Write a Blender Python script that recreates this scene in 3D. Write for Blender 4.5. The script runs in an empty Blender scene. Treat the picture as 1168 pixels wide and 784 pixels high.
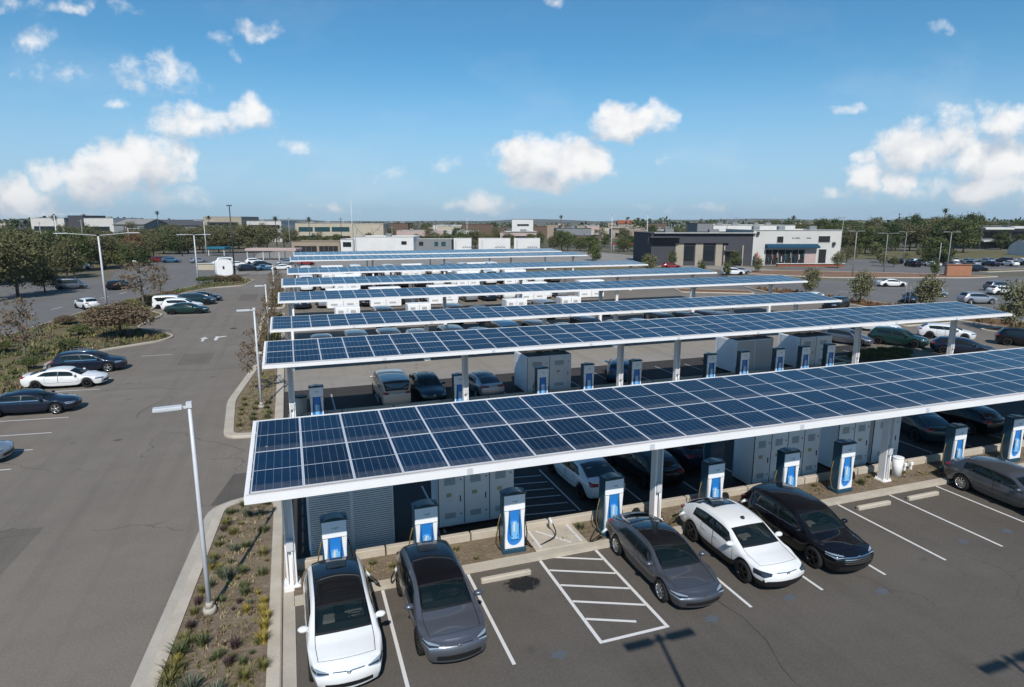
import bpy, bmesh, math, random
from mathutils import Vector, Matrix, noise as mnoise
C = bpy.context.scene.collection
R = math.radians
PI = math.pi
# ------------------------------------------------------------------ helpers
class MB:
    """collects vertices, faces and material slots for one mesh object"""
    def __init__(self): self.v = []; self.f = []; self.m = []; self.sm = []
    def face(self, idx, m=0, sm=False): self.f.append(tuple(idx)); self.m.append(m); self.sm.append(sm)
    def quad(self, pts, m=0, sm=False):
        b = len(self.v); self.v += [tuple(p) for p in pts]; self.face(range(b, b+len(pts)), m, sm)
    def box(self, c, s, m=0, rz=0.0, taper=1.0, bev=0.0):
        """box centred at c, size s; taper scales the top; bev cuts the vertical and top edges"""
        x, y, z = s[0]/2, s[1]/2, s[2]/2
        ca, sa = math.cos(rz), math.sin(rz)
        def T(p): return (c[0]+p[0]*ca-p[1]*sa, c[1]+p[0]*sa+p[1]*ca, c[2]+p[2])
        b = len(self.v)
        if bev <= 0:
            P = [(-x,-y,-z),(x,-y,-z),(x,y,-z),(-x,y,-z),(-x*taper,-y*taper,z),(x*taper,-y*taper,z),(x*taper,y*taper,z),(-x*taper,y*taper,z)]
            self.v += [T(p) for p in P]
            for q in ((0,3,2,1),(4,5,6,7),(0,1,5,4),(1,2,6,5),(2,3,7,6),(3,0,4,7)): self.face([b+i for i in q], m)
        else:
            def ring(x, y, e, z): return [(-x+e,-y,z),(x-e,-y,z),(x,-y+e,z),(x,y-e,z),(x-e,y,z),(-x+e,y,z),(-x,y-e,z),(-x,-y+e,z)]
            rs = [ring(x,y,bev,-z), ring(x*taper,y*taper,bev,z-bev), ring(x*taper-bev,y*taper-bev,bev*.6,z)]
            for r in rs: self.v += [T(p) for p in r]
            self.face([b+i for i in range(7,-1,-1)], m); self.face([b+16+i for i in range(8)], m)
            for k in range(2):
                for i in range(8):
                    j = (i+1) % 8
                    self.face((b+8*k+i, b+8*k+j, b+8*k+8+j, b+8*k+8+i), m)
    def bar(self, p, q, w, h, m=0, up=(0,0,1)):
        """straight box-section bar from p to q"""
        p, q = Vector(p), Vector(q); d = (q-p).normalized(); u = Vector(up)
        if abs(d.dot(u)) > .98: u = Vector((0,1,0))
        s = d.cross(u).normalized()*w/2; t = s.cross(d).normalized()*h/2
        b = len(self.v)
        for o in (p, q): self.v += [tuple(o+s*a+t*c) for a, c in ((-1,-1),(1,-1),(1,1),(-1,1))]
        for k in ((3,2,1,0),(4,5,6,7),(0,1,5,4),(1,2,6,5),(2,3,7,6),(3,0,4,7)): self.face([b+i for i in k], m)
    def tube(self, pts, r, n=8, m=0, cap=True):
        """round tube along pts; r a number or one per point"""
        pts = [Vector(p) for p in pts]; rr = r if hasattr(r, '__len__') else [r]*len(pts)
        b = len(self.v); prev = None
        for i, p in enumerate(pts):
            d = (pts[min(i+1, len(pts)-1)]-pts[max(i-1, 0)]).normalized()
            if prev is None:
                a = Vector((1,0,0)) if abs(d.x) < .9 else Vector((0,1,0))
                s = d.cross(a).normalized()
            else: s = (prev - d*prev.dot(d)).normalized()
            prev = s; t = d.cross(s)
            for k in range(n):
                an = 2*PI*k/n; self.v.append(tuple(p+(s*math.cos(an)+t*math.sin(an))*rr[i]))
        for i in range(len(pts)-1):
            for k in range(n):
                k2 = (k+1) % n
                self.face((b+i*n+k, b+i*n+k2, b+(i+1)*n+k2, b+(i+1)*n+k), m, True)
        if cap:
            self.face([b+k for k in range(n-1,-1,-1)], m); self.face([b+(len(pts)-1)*n+k for k in range(n)], m)
    def lathe(self, prof, c=(0,0,0), axis='z', n=16, m=0, cap=True, sm=True):
        """prof: list of (radius, offset along the axis)"""
        b = len(self.v)
        for r, h in prof:
            for k in range(n):
                a = 2*PI*k/n; x, y = r*math.cos(a), r*math.sin(a)
                p = (x,y,h) if axis == 'z' else (x,h,y) if axis == 'y' else (h,x,y)
                self.v.append((c[0]+p[0], c[1]+p[1], c[2]+p[2]))
        for i in range(len(prof)-1):
            for k in range(n):
                k2 = (k+1) % n; q = (b+i*n+k, b+i*n+k2, b+(i+1)*n+k2, b+(i+1)*n+k)
                self.face(q if axis != 'y' else q[::-1], m, sm)
        if cap:
            self.face([b+k for k in range(n-1,-1,-1)], m); self.face([b+(len(prof)-1)*n+k for k in range(n)], m)
    def prism(self, poly, z0, z1, m=0, mtop=None):
        """extruded outline (counter-clockwise x,y list)"""
        n = len(poly); b = len(self.v)
        self.v += [(x,y,z0) for x,y in poly]+[(x,y,z1) for x,y in poly]
        self.face([b+i for i in range(n-1,-1,-1)], m); self.face([b+n+i for i in range(n)], m if mtop is None else mtop)
        for i in range(n):
            j = (i+1) % n; self.face((b+i, b+j, b+n+j, b+n+i), m)
    def build(self, name, mats, parent=None, loc=(0,0,0), rz=0.0, mesh_only=False):
        me = bpy.data.meshes.new(name)
        me.from_pydata(self.v, [], self.f)
        for mt in (mats if isinstance(mats, (list, tuple)) else [mats]): me.materials.append(mt)
        me.polygons.foreach_set('material_index', self.m)
        me.polygons.foreach_set('use_smooth', self.sm)
        me.update()
        return link(name, me, parent, loc, rz)
def link(name, me, parent=None, loc=(0,0,0), rz=0.0):
    o = bpy.data.objects.new(name, me); C.objects.link(o)
    o.location = loc; o.rotation_euler = (0,0,rz)
    if parent: o.parent = parent
    return o
def tag(o, label=None, cat=None, group=None, kind=None):
    if label: o['label'] = label
    if cat: o['category'] = cat
    if group: o['group'] = group
    if kind: o['kind'] = kind
    return o
def thing(name, label, cat, loc=(0,0,0), rz=0.0, group=None):
    o = bpy.data.objects.new(name, None); C.objects.link(o)
    o.location = loc; o.rotation_euler = (0,0,rz); o.empty_display_size = .3
    return tag(o, label, cat, group)
def copy_tree(o, parent=None):
    c = o.copy(); C.objects.link(c)
    if parent: c.parent = parent
    for ch in list(o.children): copy_tree(ch, c)
    return c
def dup(o, loc, rz=0.0, label=None, group=None, scale=None):
    c = copy_tree(o); c.location = loc; c.rotation_euler = (0,0,rz)
    if label: c['label'] = label
    if group: c['group'] = group
    if scale: c.scale = scale if hasattr(scale, '__len__') else (scale,)*3
    return c
# ------------------------------------------------------------------ materials
def mat(name, col, rough=.6, metal=0.0, spec=.5, coat=0.0, emit=None):
    m = bpy.data.materials.new(name); m.use_nodes = True
    b = m.node_tree.nodes['Principled BSDF']
    b.inputs['Base Color'].default_value = (*col, 1); b.inputs['Roughness'].default_value = rough
    b.inputs['Metallic'].default_value = metal; b.inputs['Specular IOR Level'].default_value = spec
    if coat: b.inputs['Coat Weight'].default_value = coat; b.inputs['Coat Roughness'].default_value = .03
    if emit: b.inputs['Emission Color'].default_value = (*emit[0], 1); b.inputs['Emission Strength'].default_value = emit[1]
    return m
class NT:
    """small wrapper that wires shader nodes"""
    def __init__(self, tree): self.t = tree
    def n(self, typ, ins=None, **kw):
        nd = self.t.nodes.new(typ)
        for k, v in kw.items(): setattr(nd, k, v)
        for k, v in (ins or {}).items():
            s = nd.inputs[k]
            if isinstance(v, bpy.types.NodeSocket): self.t.links.new(v, s)
            else: s.default_value = v
        return nd
    def math(self, op, a, b=None, c=None, clamp=False):
        i = {0: a}
        if b is not None: i[1] = b
        if c is not None: i[2] = c
        return self.n('ShaderNodeMath', i, operation=op, use_clamp=clamp).outputs[0]
    def noise(self, vec, scale, detail=4, rough=.55, dist=0):
        return self.n('ShaderNodeTexNoise', {'Vector': vec, 'Scale': scale, 'Detail': detail, 'Roughness': rough, 'Distortion': dist}).outputs[0]
    def ramp(self, fac, stops, interp='LINEAR'):
        r = self.n('ShaderNodeValToRGB', {0: fac}); e = r.color_ramp.elements; r.color_ramp.interpolation = interp
        while len(e) < len(stops): e.new(.5)
        for el, (p, c) in zip(e, stops): el.position = p; el.color = (*c, 1) if len(c) == 3 else c
        return r.outputs[0]
    def mix(self, fac, a, b, blend='MIX'):
        nd = self.t.nodes.new('ShaderNodeMix'); nd.data_type = 'RGBA'; nd.blend_type = blend
        for s, v in ((nd.inputs[0], fac), (nd.inputs[6], a), (nd.inputs[7], b)):
            if isinstance(v, bpy.types.NodeSocket): self.t.links.new(v, s)
            elif s == nd.inputs[0]: s.default_value = v
            else: s.default_value = (*v, 1) if len(v) == 3 else v
        return nd.outputs[2]
def nodemat(name, rough=.8, spec=.3):
    m = bpy.data.materials.new(name); m.use_nodes = True
    nt = NT(m.node_tree); b = m.node_tree.nodes['Principled BSDF']
    b.inputs['Roughness'].default_value = rough; b.inputs['Specular IOR Level'].default_value = spec
    return m, nt, b
def wear(name, c1, c2, scale=2.0, rough=.75, spec=.3, bump=.0, fine=None, metal=0.0, coat=0.0):
    """two-tone weathered surface in object space"""
    m, nt, b = nodemat(name, rough, spec)
    co = nt.n('ShaderNodeTexCoord').outputs['Object']
    n1 = nt.noise(co, scale, 6, .6); f = nt.ramp(n1, [(.35,(0,0,0)),(.68,(1,1,1))])
    col = nt.mix(f, c1, c2)
    if fine: col = nt.mix(nt.math('MULTIPLY', nt.noise(co, fine, 3), .5), col, tuple(x*.55 for x in c1))
    m.node_tree.links.new(col, b.inputs['Base Color'])
    b.inputs['Metallic'].default_value = metal
    if coat: b.inputs['Coat Weight'].default_value = coat
    if bump:
        bp = nt.n('ShaderNodeBump', {'Height': nt.noise(co, (fine or scale*8), 4), 'Strength': bump, 'Distance': .03})
        m.node_tree.links.new(bp.outputs[0], b.inputs['Normal'])
    return m
# ------------------------------------------------------------------ sky, sun, camera
scn = bpy.context.scene
SUN_EL, SUN_HEAD = R(43.5), R(14.3)                    # shadows run 14 degrees east of north
YAW = R(19.31)                                          # the way the camera looks, east of north
world = bpy.data.worlds.new('World'); scn.world = world; world.use_nodes = True
wt = NT(world.node_tree); wt.t.nodes.clear()
sky = wt.n('ShaderNodeTexSky', sky_type='NISHITA', sun_disc=False, sun_elevation=SUN_EL, sun_rotation=PI+SUN_HEAD, altitude=100, air_density=1.0, dust_density=.25, ozone_density=1.3)
D = wt.n('ShaderNodeTexCoord').outputs['Generated']
def vm(op, a, b=None, out=0):
    i = {0: a}
    if b is not None: i[1] = b
    return wt.n('ShaderNodeVectorMath', i, operation=op).outputs[out]
# north-north-eastern part of the sky laid out as bearing and height tangents
de = vm('DOT_PRODUCT', D, (math.cos(YAW), -math.sin(YAW), 0), 1)
dn = vm('DOT_PRODUCT', D, (math.sin(YAW), math.cos(YAW), 0), 1)
dz = wt.n('ShaderNodeSeparateXYZ', {0: D}).outputs[2]
dn = wt.math('MAXIMUM', dn, .06)
uv = wt.n('ShaderNodeCombineXYZ', {0: wt.math('DIVIDE', de, dn), 1: wt.math('DIVIDE', dz, dn), 2: 0.0}).outputs[0]
wob = wt.n('ShaderNodeTexNoise', {'Vector': uv, 'Scale': 11.0, 'Detail': 3.0}).outputs['Color']
wob2 = wt.n('ShaderNodeTexNoise', {'Vector': uv, 'Scale': 24.0, 'Detail': 4.0}).outputs['Color']
uvw = vm('ADD', vm('ADD', uv, vm('MULTIPLY', vm('SUBTRACT', wob, (.5,.5,.5)), (.085,.045,0))), vm('MULTIPLY', vm('SUBTRACT', wob2, (.5,.5,.5)), (.05,.035,0)))
# bearing, height, half width, half height, weight of every puff of cloud
CLOUDS = [
(-0.604,0.073,0.108,0.043,1.50), (-0.659,0.062,0.091,0.038,1.20), (-0.548,0.088,0.063,0.049,1.40), (-0.628,0.036,0.167,0.024,0.90), (-0.519,0.040,0.091,0.021,0.60),
(-0.751,0.029,0.073,0.035,1.20), (-0.775,0.049,0.039,0.029,1.00), (-0.699,0.016,0.122,0.015,0.60), (-0.529,0.208,0.081,0.041,0.75), (-0.553,0.226,0.058,0.030,0.70),
(-0.462,0.152,0.092,0.028,1.00), (-0.395,0.158,0.037,0.031,1.00), (-0.522,0.146,0.045,0.023,0.70), (-0.596,0.161,0.027,0.015,0.80), (-0.338,0.120,0.045,0.019,0.80),
(-0.690,0.220,0.056,0.025,0.70), (-0.704,0.263,0.035,0.027,0.60), (-0.653,0.307,0.057,0.016,0.80), (-0.722,0.314,0.065,0.016,0.70), (-0.569,0.305,0.026,0.013,0.50),
(-0.432,0.266,0.029,0.020,0.70), (-0.410,0.247,0.015,0.016,0.50), (-0.369,0.278,0.043,0.016,0.70), (0.048,0.092,0.093,0.040,1.50), (0.021,0.105,0.052,0.034,1.30),
(0.095,0.082,0.069,0.035,1.30), (0.051,0.062,0.087,0.020,1.00), (0.155,0.092,0.030,0.014,0.50), (0.167,0.146,0.077,0.031,1.40), (0.160,0.161,0.038,0.025,1.20),
(0.209,0.148,0.036,0.028,1.20), (0.141,0.125,0.066,0.011,0.80), (-0.039,0.027,0.076,0.019,0.90), (-0.066,0.025,0.040,0.015,0.70), (-0.093,0.082,0.030,0.020,0.50),
(0.229,0.092,0.015,0.009,0.50), (0.509,0.168,0.038,0.013,0.80), (0.549,0.165,0.030,0.008,0.40), (0.608,0.114,0.066,0.043,1.12), (0.665,0.133,0.054,0.042,1.00),
(0.704,0.095,0.060,0.049,1.00), (0.750,0.146,0.068,0.034,1.12), (0.759,0.082,0.075,0.057,1.00), (0.737,0.049,0.121,0.029,1.00), (0.547,0.062,0.033,0.038,1.10),
(0.595,0.053,0.039,0.032,1.00), (0.509,0.040,0.036,0.015,0.80), (0.644,0.036,0.091,0.021,0.70), (0.781,0.027,0.061,0.021,0.80), (0.536,0.101,0.021,0.017,0.70),
(0.053,0.311,0.020,0.011,0.50), (0.627,0.275,0.029,0.011,0.40), (-0.263,0.023,0.091,0.012,0.35), (0.293,0.023,0.137,0.012,0.30), (-0.180,0.069,0.060,0.015,0.30)
]
def field(vec, table):
    acc = None
    for cx, cy, rx, ry, wgt in table:
        q = vm('MULTIPLY', vm('SUBTRACT', vec, (cx,cy,0)), (1/rx,1/ry,0))
        f = wt.math('MULTIPLY_ADD', vm('DOT_PRODUCT', q, q, 1), -max(wgt, .55), wgt if wgt >= 1 else wgt*.62)
        acc = f if acc is None else wt.math('MAXIMUM', acc, f)
    return acc
fld = wt.math('MAXIMUM', field(uvw, CLOUDS), -1.0)
nz = wt.n('ShaderNodeTexNoise', {'Vector': uv, 'Scale': 17.0, 'Detail': 9.0, 'Roughness': .60}).outputs[0]
nzu = wt.n('ShaderNodeTexNoise', {'Vector': vm('ADD', uv, (.010,-.018,0)), 'Scale': 17.0, 'Detail': 4.0, 'Roughness': .55}).outputs[0]
nf = wt.n('ShaderNodeTexNoise', {'Vector': vm('MULTIPLY', uv, (1,1.5,1)), 'Scale': 52.0, 'Detail': 6.0, 'Roughness': .65}).outputs[0]
edge = wt.math('MULTIPLY_ADD', wt.math('SUBTRACT', nf, .5), .65, wt.math('MULTIPLY', wt.math('SUBTRACT', nz, .5), 2.7))
dens = wt.math('ADD', edge, fld)
dens = wt.n('ShaderNodeMapRange', {0: dens, 1: -.12, 2: 1.10, 3: 0.0, 4: 1.0}, interpolation_type='SMOOTHSTEP').outputs[0]
veil = wt.noise(vm('MULTIPLY', uv, (2.2,5,1)), 1.6, 6, .6)
veil = wt.math('MULTIPLY', wt.n('ShaderNodeMapRange', {0: veil, 1: .5, 2: .85, 3: 0.0, 4: .22}).outputs[0], wt.n('ShaderNodeMapRange', {0: dz, 1: .45, 2: .05}).outputs[0])
lowhz = wt.n('ShaderNodeMapRange', {0: dz, 1: .0, 2: .26, 3: .72, 4: .0}, interpolation_type='SMOOTHERSTEP').outputs[0]
dens = wt.math('MAXIMUM', wt.math('MULTIPLY', dens, .93), veil)
lit = wt.n('ShaderNodeMapRange', {0: wt.math('SUBTRACT', nz, nzu), 1: -.14, 2: .06}).outputs[0]
up_ = field(vm('ADD', uvw, (.006,.028,0)), [c for c in CLOUDS if c[4] >= .7])
sh = wt.n('ShaderNodeMapRange', {0: wt.math('SUBTRACT', fld, up_), 1: -.62, 2: .35}, interpolation_type='SMOOTHSTEP').outputs[0]
lit = wt.math('MULTIPLY_ADD', lit, .35, wt.math('MULTIPLY', sh, .65), clamp=True)
ccol = wt.mix(lit, (.66,.71,.79), (1.24,1.21,1.18))
skc = wt.mix(1.0, sky.outputs[0], (.37,.76,.93), 'MULTIPLY')
bg1 = wt.n('ShaderNodeBackground', {'Color': skc, 'Strength': .14})
bg0 = wt.n('ShaderNodeBackground', {'Color': (.47,.63,.88,1), 'Strength': 1.1})
bg2 = wt.n('ShaderNodeBackground', {'Color': ccol, 'Strength': 1.0})
mx0 = wt.n('ShaderNodeMixShader', {0: lowhz, 1: bg1.outputs[0], 2: bg0.outputs[0]})
mx = wt.n('ShaderNodeMixShader', {0: dens, 1: mx0.outputs[0], 2: bg2.outputs[0]})
wt.n('ShaderNodeOutputWorld', {0: mx.outputs[0]})
sl = bpy.data.lights.new('sun', 'SUN'); sl.energy = 5.0; sl.angle = R(.53); sl.color = (1, .955, .89)
so = bpy.data.objects.new('sun', sl); C.objects.link(so); so.location = (-20,-40,60)
sd = Vector((math.sin(SUN_HEAD)*math.cos(SUN_EL), math.cos(SUN_HEAD)*math.cos(SUN_EL), -math.sin(SUN_EL)))
so.rotation_euler = sd.to_track_quat('-Z', 'Y').to_euler()
cam = bpy.data.cameras.new('camera'); co = bpy.data.objects.new('camera', cam); C.objects.link(co)
cam.sensor_width = 36; cam.lens = 720/1168*36; cam.clip_start = .1; cam.clip_end = 12000
co.location = (0, 0, 11.5)
fw = Vector((math.sin(YAW)*math.cos(R(11.0)), math.cos(YAW)*math.cos(R(11.0)), -math.sin(R(11.0))))
co.rotation_euler = fw.to_track_quat('-Z', 'Y').to_euler()
scn.camera = co
vs = scn.view_settings; vs.view_transform = 'Standard'; vs.look = 'None'; vs.exposure = -.22; vs.gamma = 1; vs.use_curve_mapping = False
scn.cycles.max_bounces = 6; scn.cycles.transparent_max_bounces = 8; scn.cycles.caustics_reflective = False; scn.cycles.caustics_refractive = False
# ------------------------------------------------------------------ plain materials
M = {}
M['white_steel'] = wear('white_steel', (.84,.83,.82), (.78,.77,.76), .8, .45, .4, fine=None)
M['pole_steel'] = wear('pole_steel', (.62,.63,.65), (.52,.53,.55), 1.2, .4, .5)
M['dark_pole'] = mat('dark_pole', (.03,.028,.028), .5)
M['alu'] = mat('alu', (.74,.74,.76), .4, .3)
M['rubber'] = wear('rubber', (.012,.012,.012), (.02,.02,.02), 6, .85)
M['black'] = mat('black_plastic', (.012,.012,.013), .45)
M['under'] = mat('underbody', (.006,.006,.006), .9, spec=.1)
M['chrome'] = mat('chrome', (.75,.76,.78), .12, 1.0)
M['rim_silver'] = mat('rim_silver', (.62,.63,.65), .25, .9)
M['rim_dark'] = mat('rim_dark', (.02,.02,.022), .35, .6)
M['glass_black'] = mat('roof_glass', (.006,.007,.009), .04, 0, .6, coat=.6)
M['glass_dark'] = mat('dark_window', (.012,.018,.02), .06, 0, .6)
M['lens'] = mat('lamp_lens', (.36,.42,.48), .08, .3, .8, coat=1)
M['lens_dark'] = mat('dark_lens', (.03,.035,.04), .06, .2, .8, coat=1)
M['tail_red'] = mat('tail_lens', (.28,.006,.008), .15, 0, .6, coat=1)
M['seat'] = mat('seat_fabric', (.30,.30,.29), .8)
M['seat_dark'] = mat('seat_leather', (.03,.03,.032), .6)
def tinted(name, col, alpha):
    m = mat(name, col, .03, 0, .7); m.node_tree.nodes['Principled BSDF'].inputs['Alpha'].default_value = alpha
    return m
M['glass'] = tinted('car_glass', (.008,.018,.019), .54)
M['glass_side'] = tinted('side_glass', (.006,.012,.012), .84)
def paint(name, col, metal=.0, rough=.3):
    m = mat(name, col, rough, metal, .5 if sum(col) > .1 else .15, coat=.9)
    b = m.node_tree.nodes['Principled BSDF']; nt = NT(m.node_tree)
    co = nt.n('ShaderNodeTexCoord').outputs['Object']
    dust = nt.math('MULTIPLY', nt.ramp(nt.noise(co, 1.7, 5), [(.4,(0,0,0)),(.8,(1,1,1))]), .10 if sum(col) > 1 else .012 if sum(col) > .1 else .0)
    m.node_tree.links.new(nt.mix(dust, col, (.32,.30,.27)), b.inputs['Base Color'])
    b.inputs['Coat Roughness'].default_value = .05
    return m
P = {}
for nm, col, me_, ro in [('white',(.78,.78,.77),0,.35),('pearl',(.70,.71,.72),.0,.35),('gray',(.13,.14,.165),.6,.36),('graphite',(.105,.112,.13),.6,.34),
        ('black',(.004,.004,.006),0,.3),('navy',(.010,.016,.032),.2,.3),('silver',(.40,.43,.47),.6,.36),('teal',(.012,.035,.045),.3,.3),('green',(.012,.04,.036),.3,.32),
        ('blue',(.03,.11,.20),.3,.32),('red',(.25,.02,.02),.1,.3),('brown',(.10,.07,.05),.2,.35),('tan',(.42,.40,.36),.2,.35)]:
    P[nm] = paint('paint_'+nm, col, me_, ro)
# ------------------------------------------------------------------ cars
from mathutils.bvhtree import BVHTree
def lerp(a, b, t): return a+(b-a)*t
def curve(pts, x):
    """piecewise smooth interpolation of (x, y) pairs"""
    if x <= pts[0][0]: return pts[0][1]
    for (x0,y0),(x1,y1) in zip(pts, pts[1:]):
        if x <= x1:
            t = (x-x0)/(x1-x0); return lerp(y0, y1, t)
    return pts[-1][1]
CARS = {
 # L length, W half width, H height, R wheel radius, cowl/roof_front/roof_rear/deck in metres from the middle, nose and belt heights
 'crossover': dict(L=4.66, W=.955, H=1.62, R=.365, cowl=1.30, rf=.42, rr=-1.62, deck=-2.08, zdeck=1.10, belt=.98, hood=.93, nose=.80, ra_y=.70),
 'fastback':  dict(L=4.72, W=.93, H=1.44, R=.345, cowl=1.34, rf=.46, rr=-.98, deck=-2.02, zdeck=1.04, belt=.90, hood=.83, nose=.68, ra_y=.66),
 'coupe_suv': dict(L=4.62, W=.95, H=1.60, R=.37, cowl=1.26, rf=.36, rr=-1.34, deck=-2.10, zdeck=1.14, belt=.99, hood=.94, nose=.80, ra_y=.69),
 'suv':       dict(L=4.74, W=.965, H=1.68, R=.37, cowl=1.30, rf=.46, rr=-1.78, deck=-2.14, zdeck=1.12, belt=1.02, hood=.98, nose=.86, ra_y=.72),
 'sedan':     dict(L=4.86, W=.925, H=1.45, R=.335, cowl=1.30, rf=.44, rr=-.90, deck=-1.82, zdeck=1.02, belt=.91, hood=.86, nose=.73, ra_y=.66),
 'hatch':     dict(L=4.55, W=.925, H=1.52, R=.345, cowl=1.28, rf=.40, rr=-1.50, deck=-2.02, zdeck=1.06, belt=.94, hood=.87, nose=.74, ra_y=.68),
 'van':       dict(L=5.3, W=1.0, H=2.25, R=.36, cowl=1.95, rf=1.15, rr=-2.45, deck=-2.60, zdeck=1.20, belt=1.15, hood=1.12, nose=.95, ra_y=.84),
}
JF = [1.0, .76, .40, 0.0]                              # across the car: edge to middle
def car_cage(s):
    """control cage: one closed-sided shell; returns bmesh with a part index per face"""
    L2, W, H, Rw = s['L']/2, s['W'], s['H'], s['R']
    xf, xr, ra = L2-.88, -L2+.92, Rw+.065
    s['xf'], s['xr'] = xf, xr
    xB = (xf+xr)/2-.10
    xb = [-L2+.03, -L2+.20, xr-ra, xr-.72*ra, xr, xr+.72*ra, xr+ra, xB, (xB+xf-ra)/2, xf-ra, xf-.72*ra, xf, xf+.72*ra, xf+ra, L2-.20, L2-.05]
    dk, rr, rf, cw = s['deck'], s['rr'], s['rf'], s['cowl']
    xt = [-L2+.10, dk, lerp(dk,rr,.36), lerp(dk,rr,.7), rr, lerp(rr,rf,.16), lerp(rr,rf,.34), lerp(rr,rf,.58), lerp(rr,rf,.8), rf, cw, lerp(cw,L2,.26), lerp(cw,L2,.5), lerp(cw,L2,.72), L2-.26, L2-.14]
    N = len(xb)
    roof = [0,.02,.44,.78,1,1,1,1,1,1,0,0,0,0,0,0]
    def plan(x):
        return curve([(-L2,.84),(-L2+.25,.93),(-L2+.8,.985),(-.4,1),(.7,1),(L2-.8,.985),(L2-.28,.93),(L2-.05,.82)], x)
    G = []                                             # G[i][k] side lattice
    for i in range(N):
        x, p = xb[i], plan(xb[i])
        arch = 0
        for c in (xr, xf):
            dx = abs(x-c)
            if dx <= ra+.001: arch = Rw+math.sqrt(max(ra*ra-dx*dx, 0))
        sill = .24 if 2 < i < 13 else curve([(-L2,.34),(-L2+.3,.27),(L2-.3,.24),(L2,.27)], x)
        z0 = max(sill, arch if arch > Rw+.02 else sill)
        zb = curve([(-L2,s['zdeck']-.12),(-L2+.4,s['belt']+.03),(xr,s['belt']+.04),(xB,s['belt']),(cw,s['hood']-.03),(xf,s['hood']-.07),(L2-.2,s['nose']-.03),(L2,s['nose']-.08)], x)
        z1 = max(.46, z0+.05); z2 = max(lerp(.46,zb,.55), z1+.05); zb = max(zb, z2+.05)
        g = roof[i]
        zlow = s['zdeck'] if i < 4 else None
        if i < 4: zt5 = lerp(s['zdeck']-.02, H-.12, g)
        elif i <= 9: zt5 = H-.12+(.03 if i in (6,7) else 0)-(.04 if i == 4 else 0)-(.035 if i == 9 else 0)
        else: zt5 = curve([(cw,s['hood']),(xf+.1,s['hood']-.035),(L2-.3,s['nose']+.02),(L2,s['nose']-.05)], xt[i])
        hood_like = i >= 10
        zt4 = (lerp(zb+.02, zt5-.055, g) if i < 4 else zt5-.055) if not hood_like else lerp(zb, zt5, .55)
        ytop5 = lerp(.80*W*plan(xt[i]), s['ra_y']*W, g); ytop4 = lerp(.91*W*plan(xt[i]), (s['ra_y']+.10)*W, g)
        row = [(x, .90*W*p, z0), (x, .975*W*p, z1), (x, W*p, z2), (x, .955*W*p, zb), (xt[i], ytop4, zt4), (xt[i], ytop5, zt5)]
        if i == 0: row = [(row[k][0]+(.10,.02,0,.02,.05,.06)[k], row[k][1], row[k][2]) for k in range(6)]
        if i == N-1: row = [(row[k][0]+(.0,.055,.05,.0,-.02,-.05)[k], row[k][1], row[k][2]) for k in range(6)]
        G.append(row)
    bm = bmesh.new(); pl = bm.faces.layers.int.new('part')
    crown = [.03,.035,.05,.06,.065,.06,.06,.06,.06,.055,.075,.085,.075,.06,.045,.035]
    bow = [-.10,-.10,-.07,-.05,-.03,0,0,0,.03,.06,.15,.15,.15,.15,.15,.15]
    V = {}
    def vert(key, co):
        if key not in V: V[key] = bm.verts.new(co)
        return V[key]
    def side(i, k, sg): x, y, z = G[i][k]; return vert(('s', i, k, sg), (x, y*sg, z))
    def top(i, j, sg):                                   # j = 0 edge .. 3 middle
        if j == 0: return side(i, 5, sg)
        x, y, z = G[i][5]; f = JF[j]
        return vert(('t', i, j, sg if j < 3 else 0), (x+bow[i]*(1-f*f), y*f*sg, z+crown[i]*(1-f*f)))
    def end(e, k, j, sg):                                # front (e = N-1) or rear (e = 0) face
        if k == 5: return top(e, j, sg)
        if j == 0: return side(e, k, sg)
        x, y, z = G[e][k]; f = JF[j]
        b = (.19 if e else -.13)
        return vert(('e', e, k, j, sg if j < 3 else 0), (x+b*(1-f*f), y*f*sg, z))
    PART = {}
    def F(vs, part, flip):
        try: f = bm.faces.new(vs[::-1] if flip else vs)
        except ValueError: return
        f[pl] = PART.setdefault(part, len(PART)); f.smooth = True
    for sg in (1, -1):
        fl = sg < 0; S = 'l' if sg > 0 else 'r'
        for i in range(N-1):
            for k in range(5):
                part = 'body'
                if 6 <= i < 7 and k in (1,2): part = 'door_r'+S
                if 7 <= i < 9 and k in (1,2): part = 'door_f'+S
                if k == 3 and 4 <= i < 7: part = 'win_r'+S
                if k == 3 and 7 <= i < 9: part = 'win_f'+S
                if k == 0 and s.get('trim') : part = 'trim'
                F([side(i+1,k,sg), side(i,k,sg), side(i,k+1,sg), side(i+1,k+1,sg)], part, fl)
            for j in range(3):
                part = 'body'
                if i < 4 and i >= 1: part = 'rear_window'
                if 4 <= i < 9: part = 'roof'
                if s.get('roofglass') == 'rear' and 4 <= i < 6 and j > 0: part = 'roof_panel'
                if i == 9: part = 'windshield'
                if i >= 10: part = 'bonnet' if i < N-3 else 'body'
                F([top(i+1,j,sg), top(i,j,sg), top(i,j+1,sg), top(i+1,j+1,sg)], part, fl)
        for e in (0, N-1):
            for k in range(5):
                for j in range(3):
                    part = 'trim' if (k == 0 and s.get('trim')) else 'body'
                    F([end(e,k,j,sg), end(e,k+1,j,sg), end(e,k+1,j+1,sg), end(e,k,j+1,sg)], part, fl if e == 0 else not fl)
    return bm, PART
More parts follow.
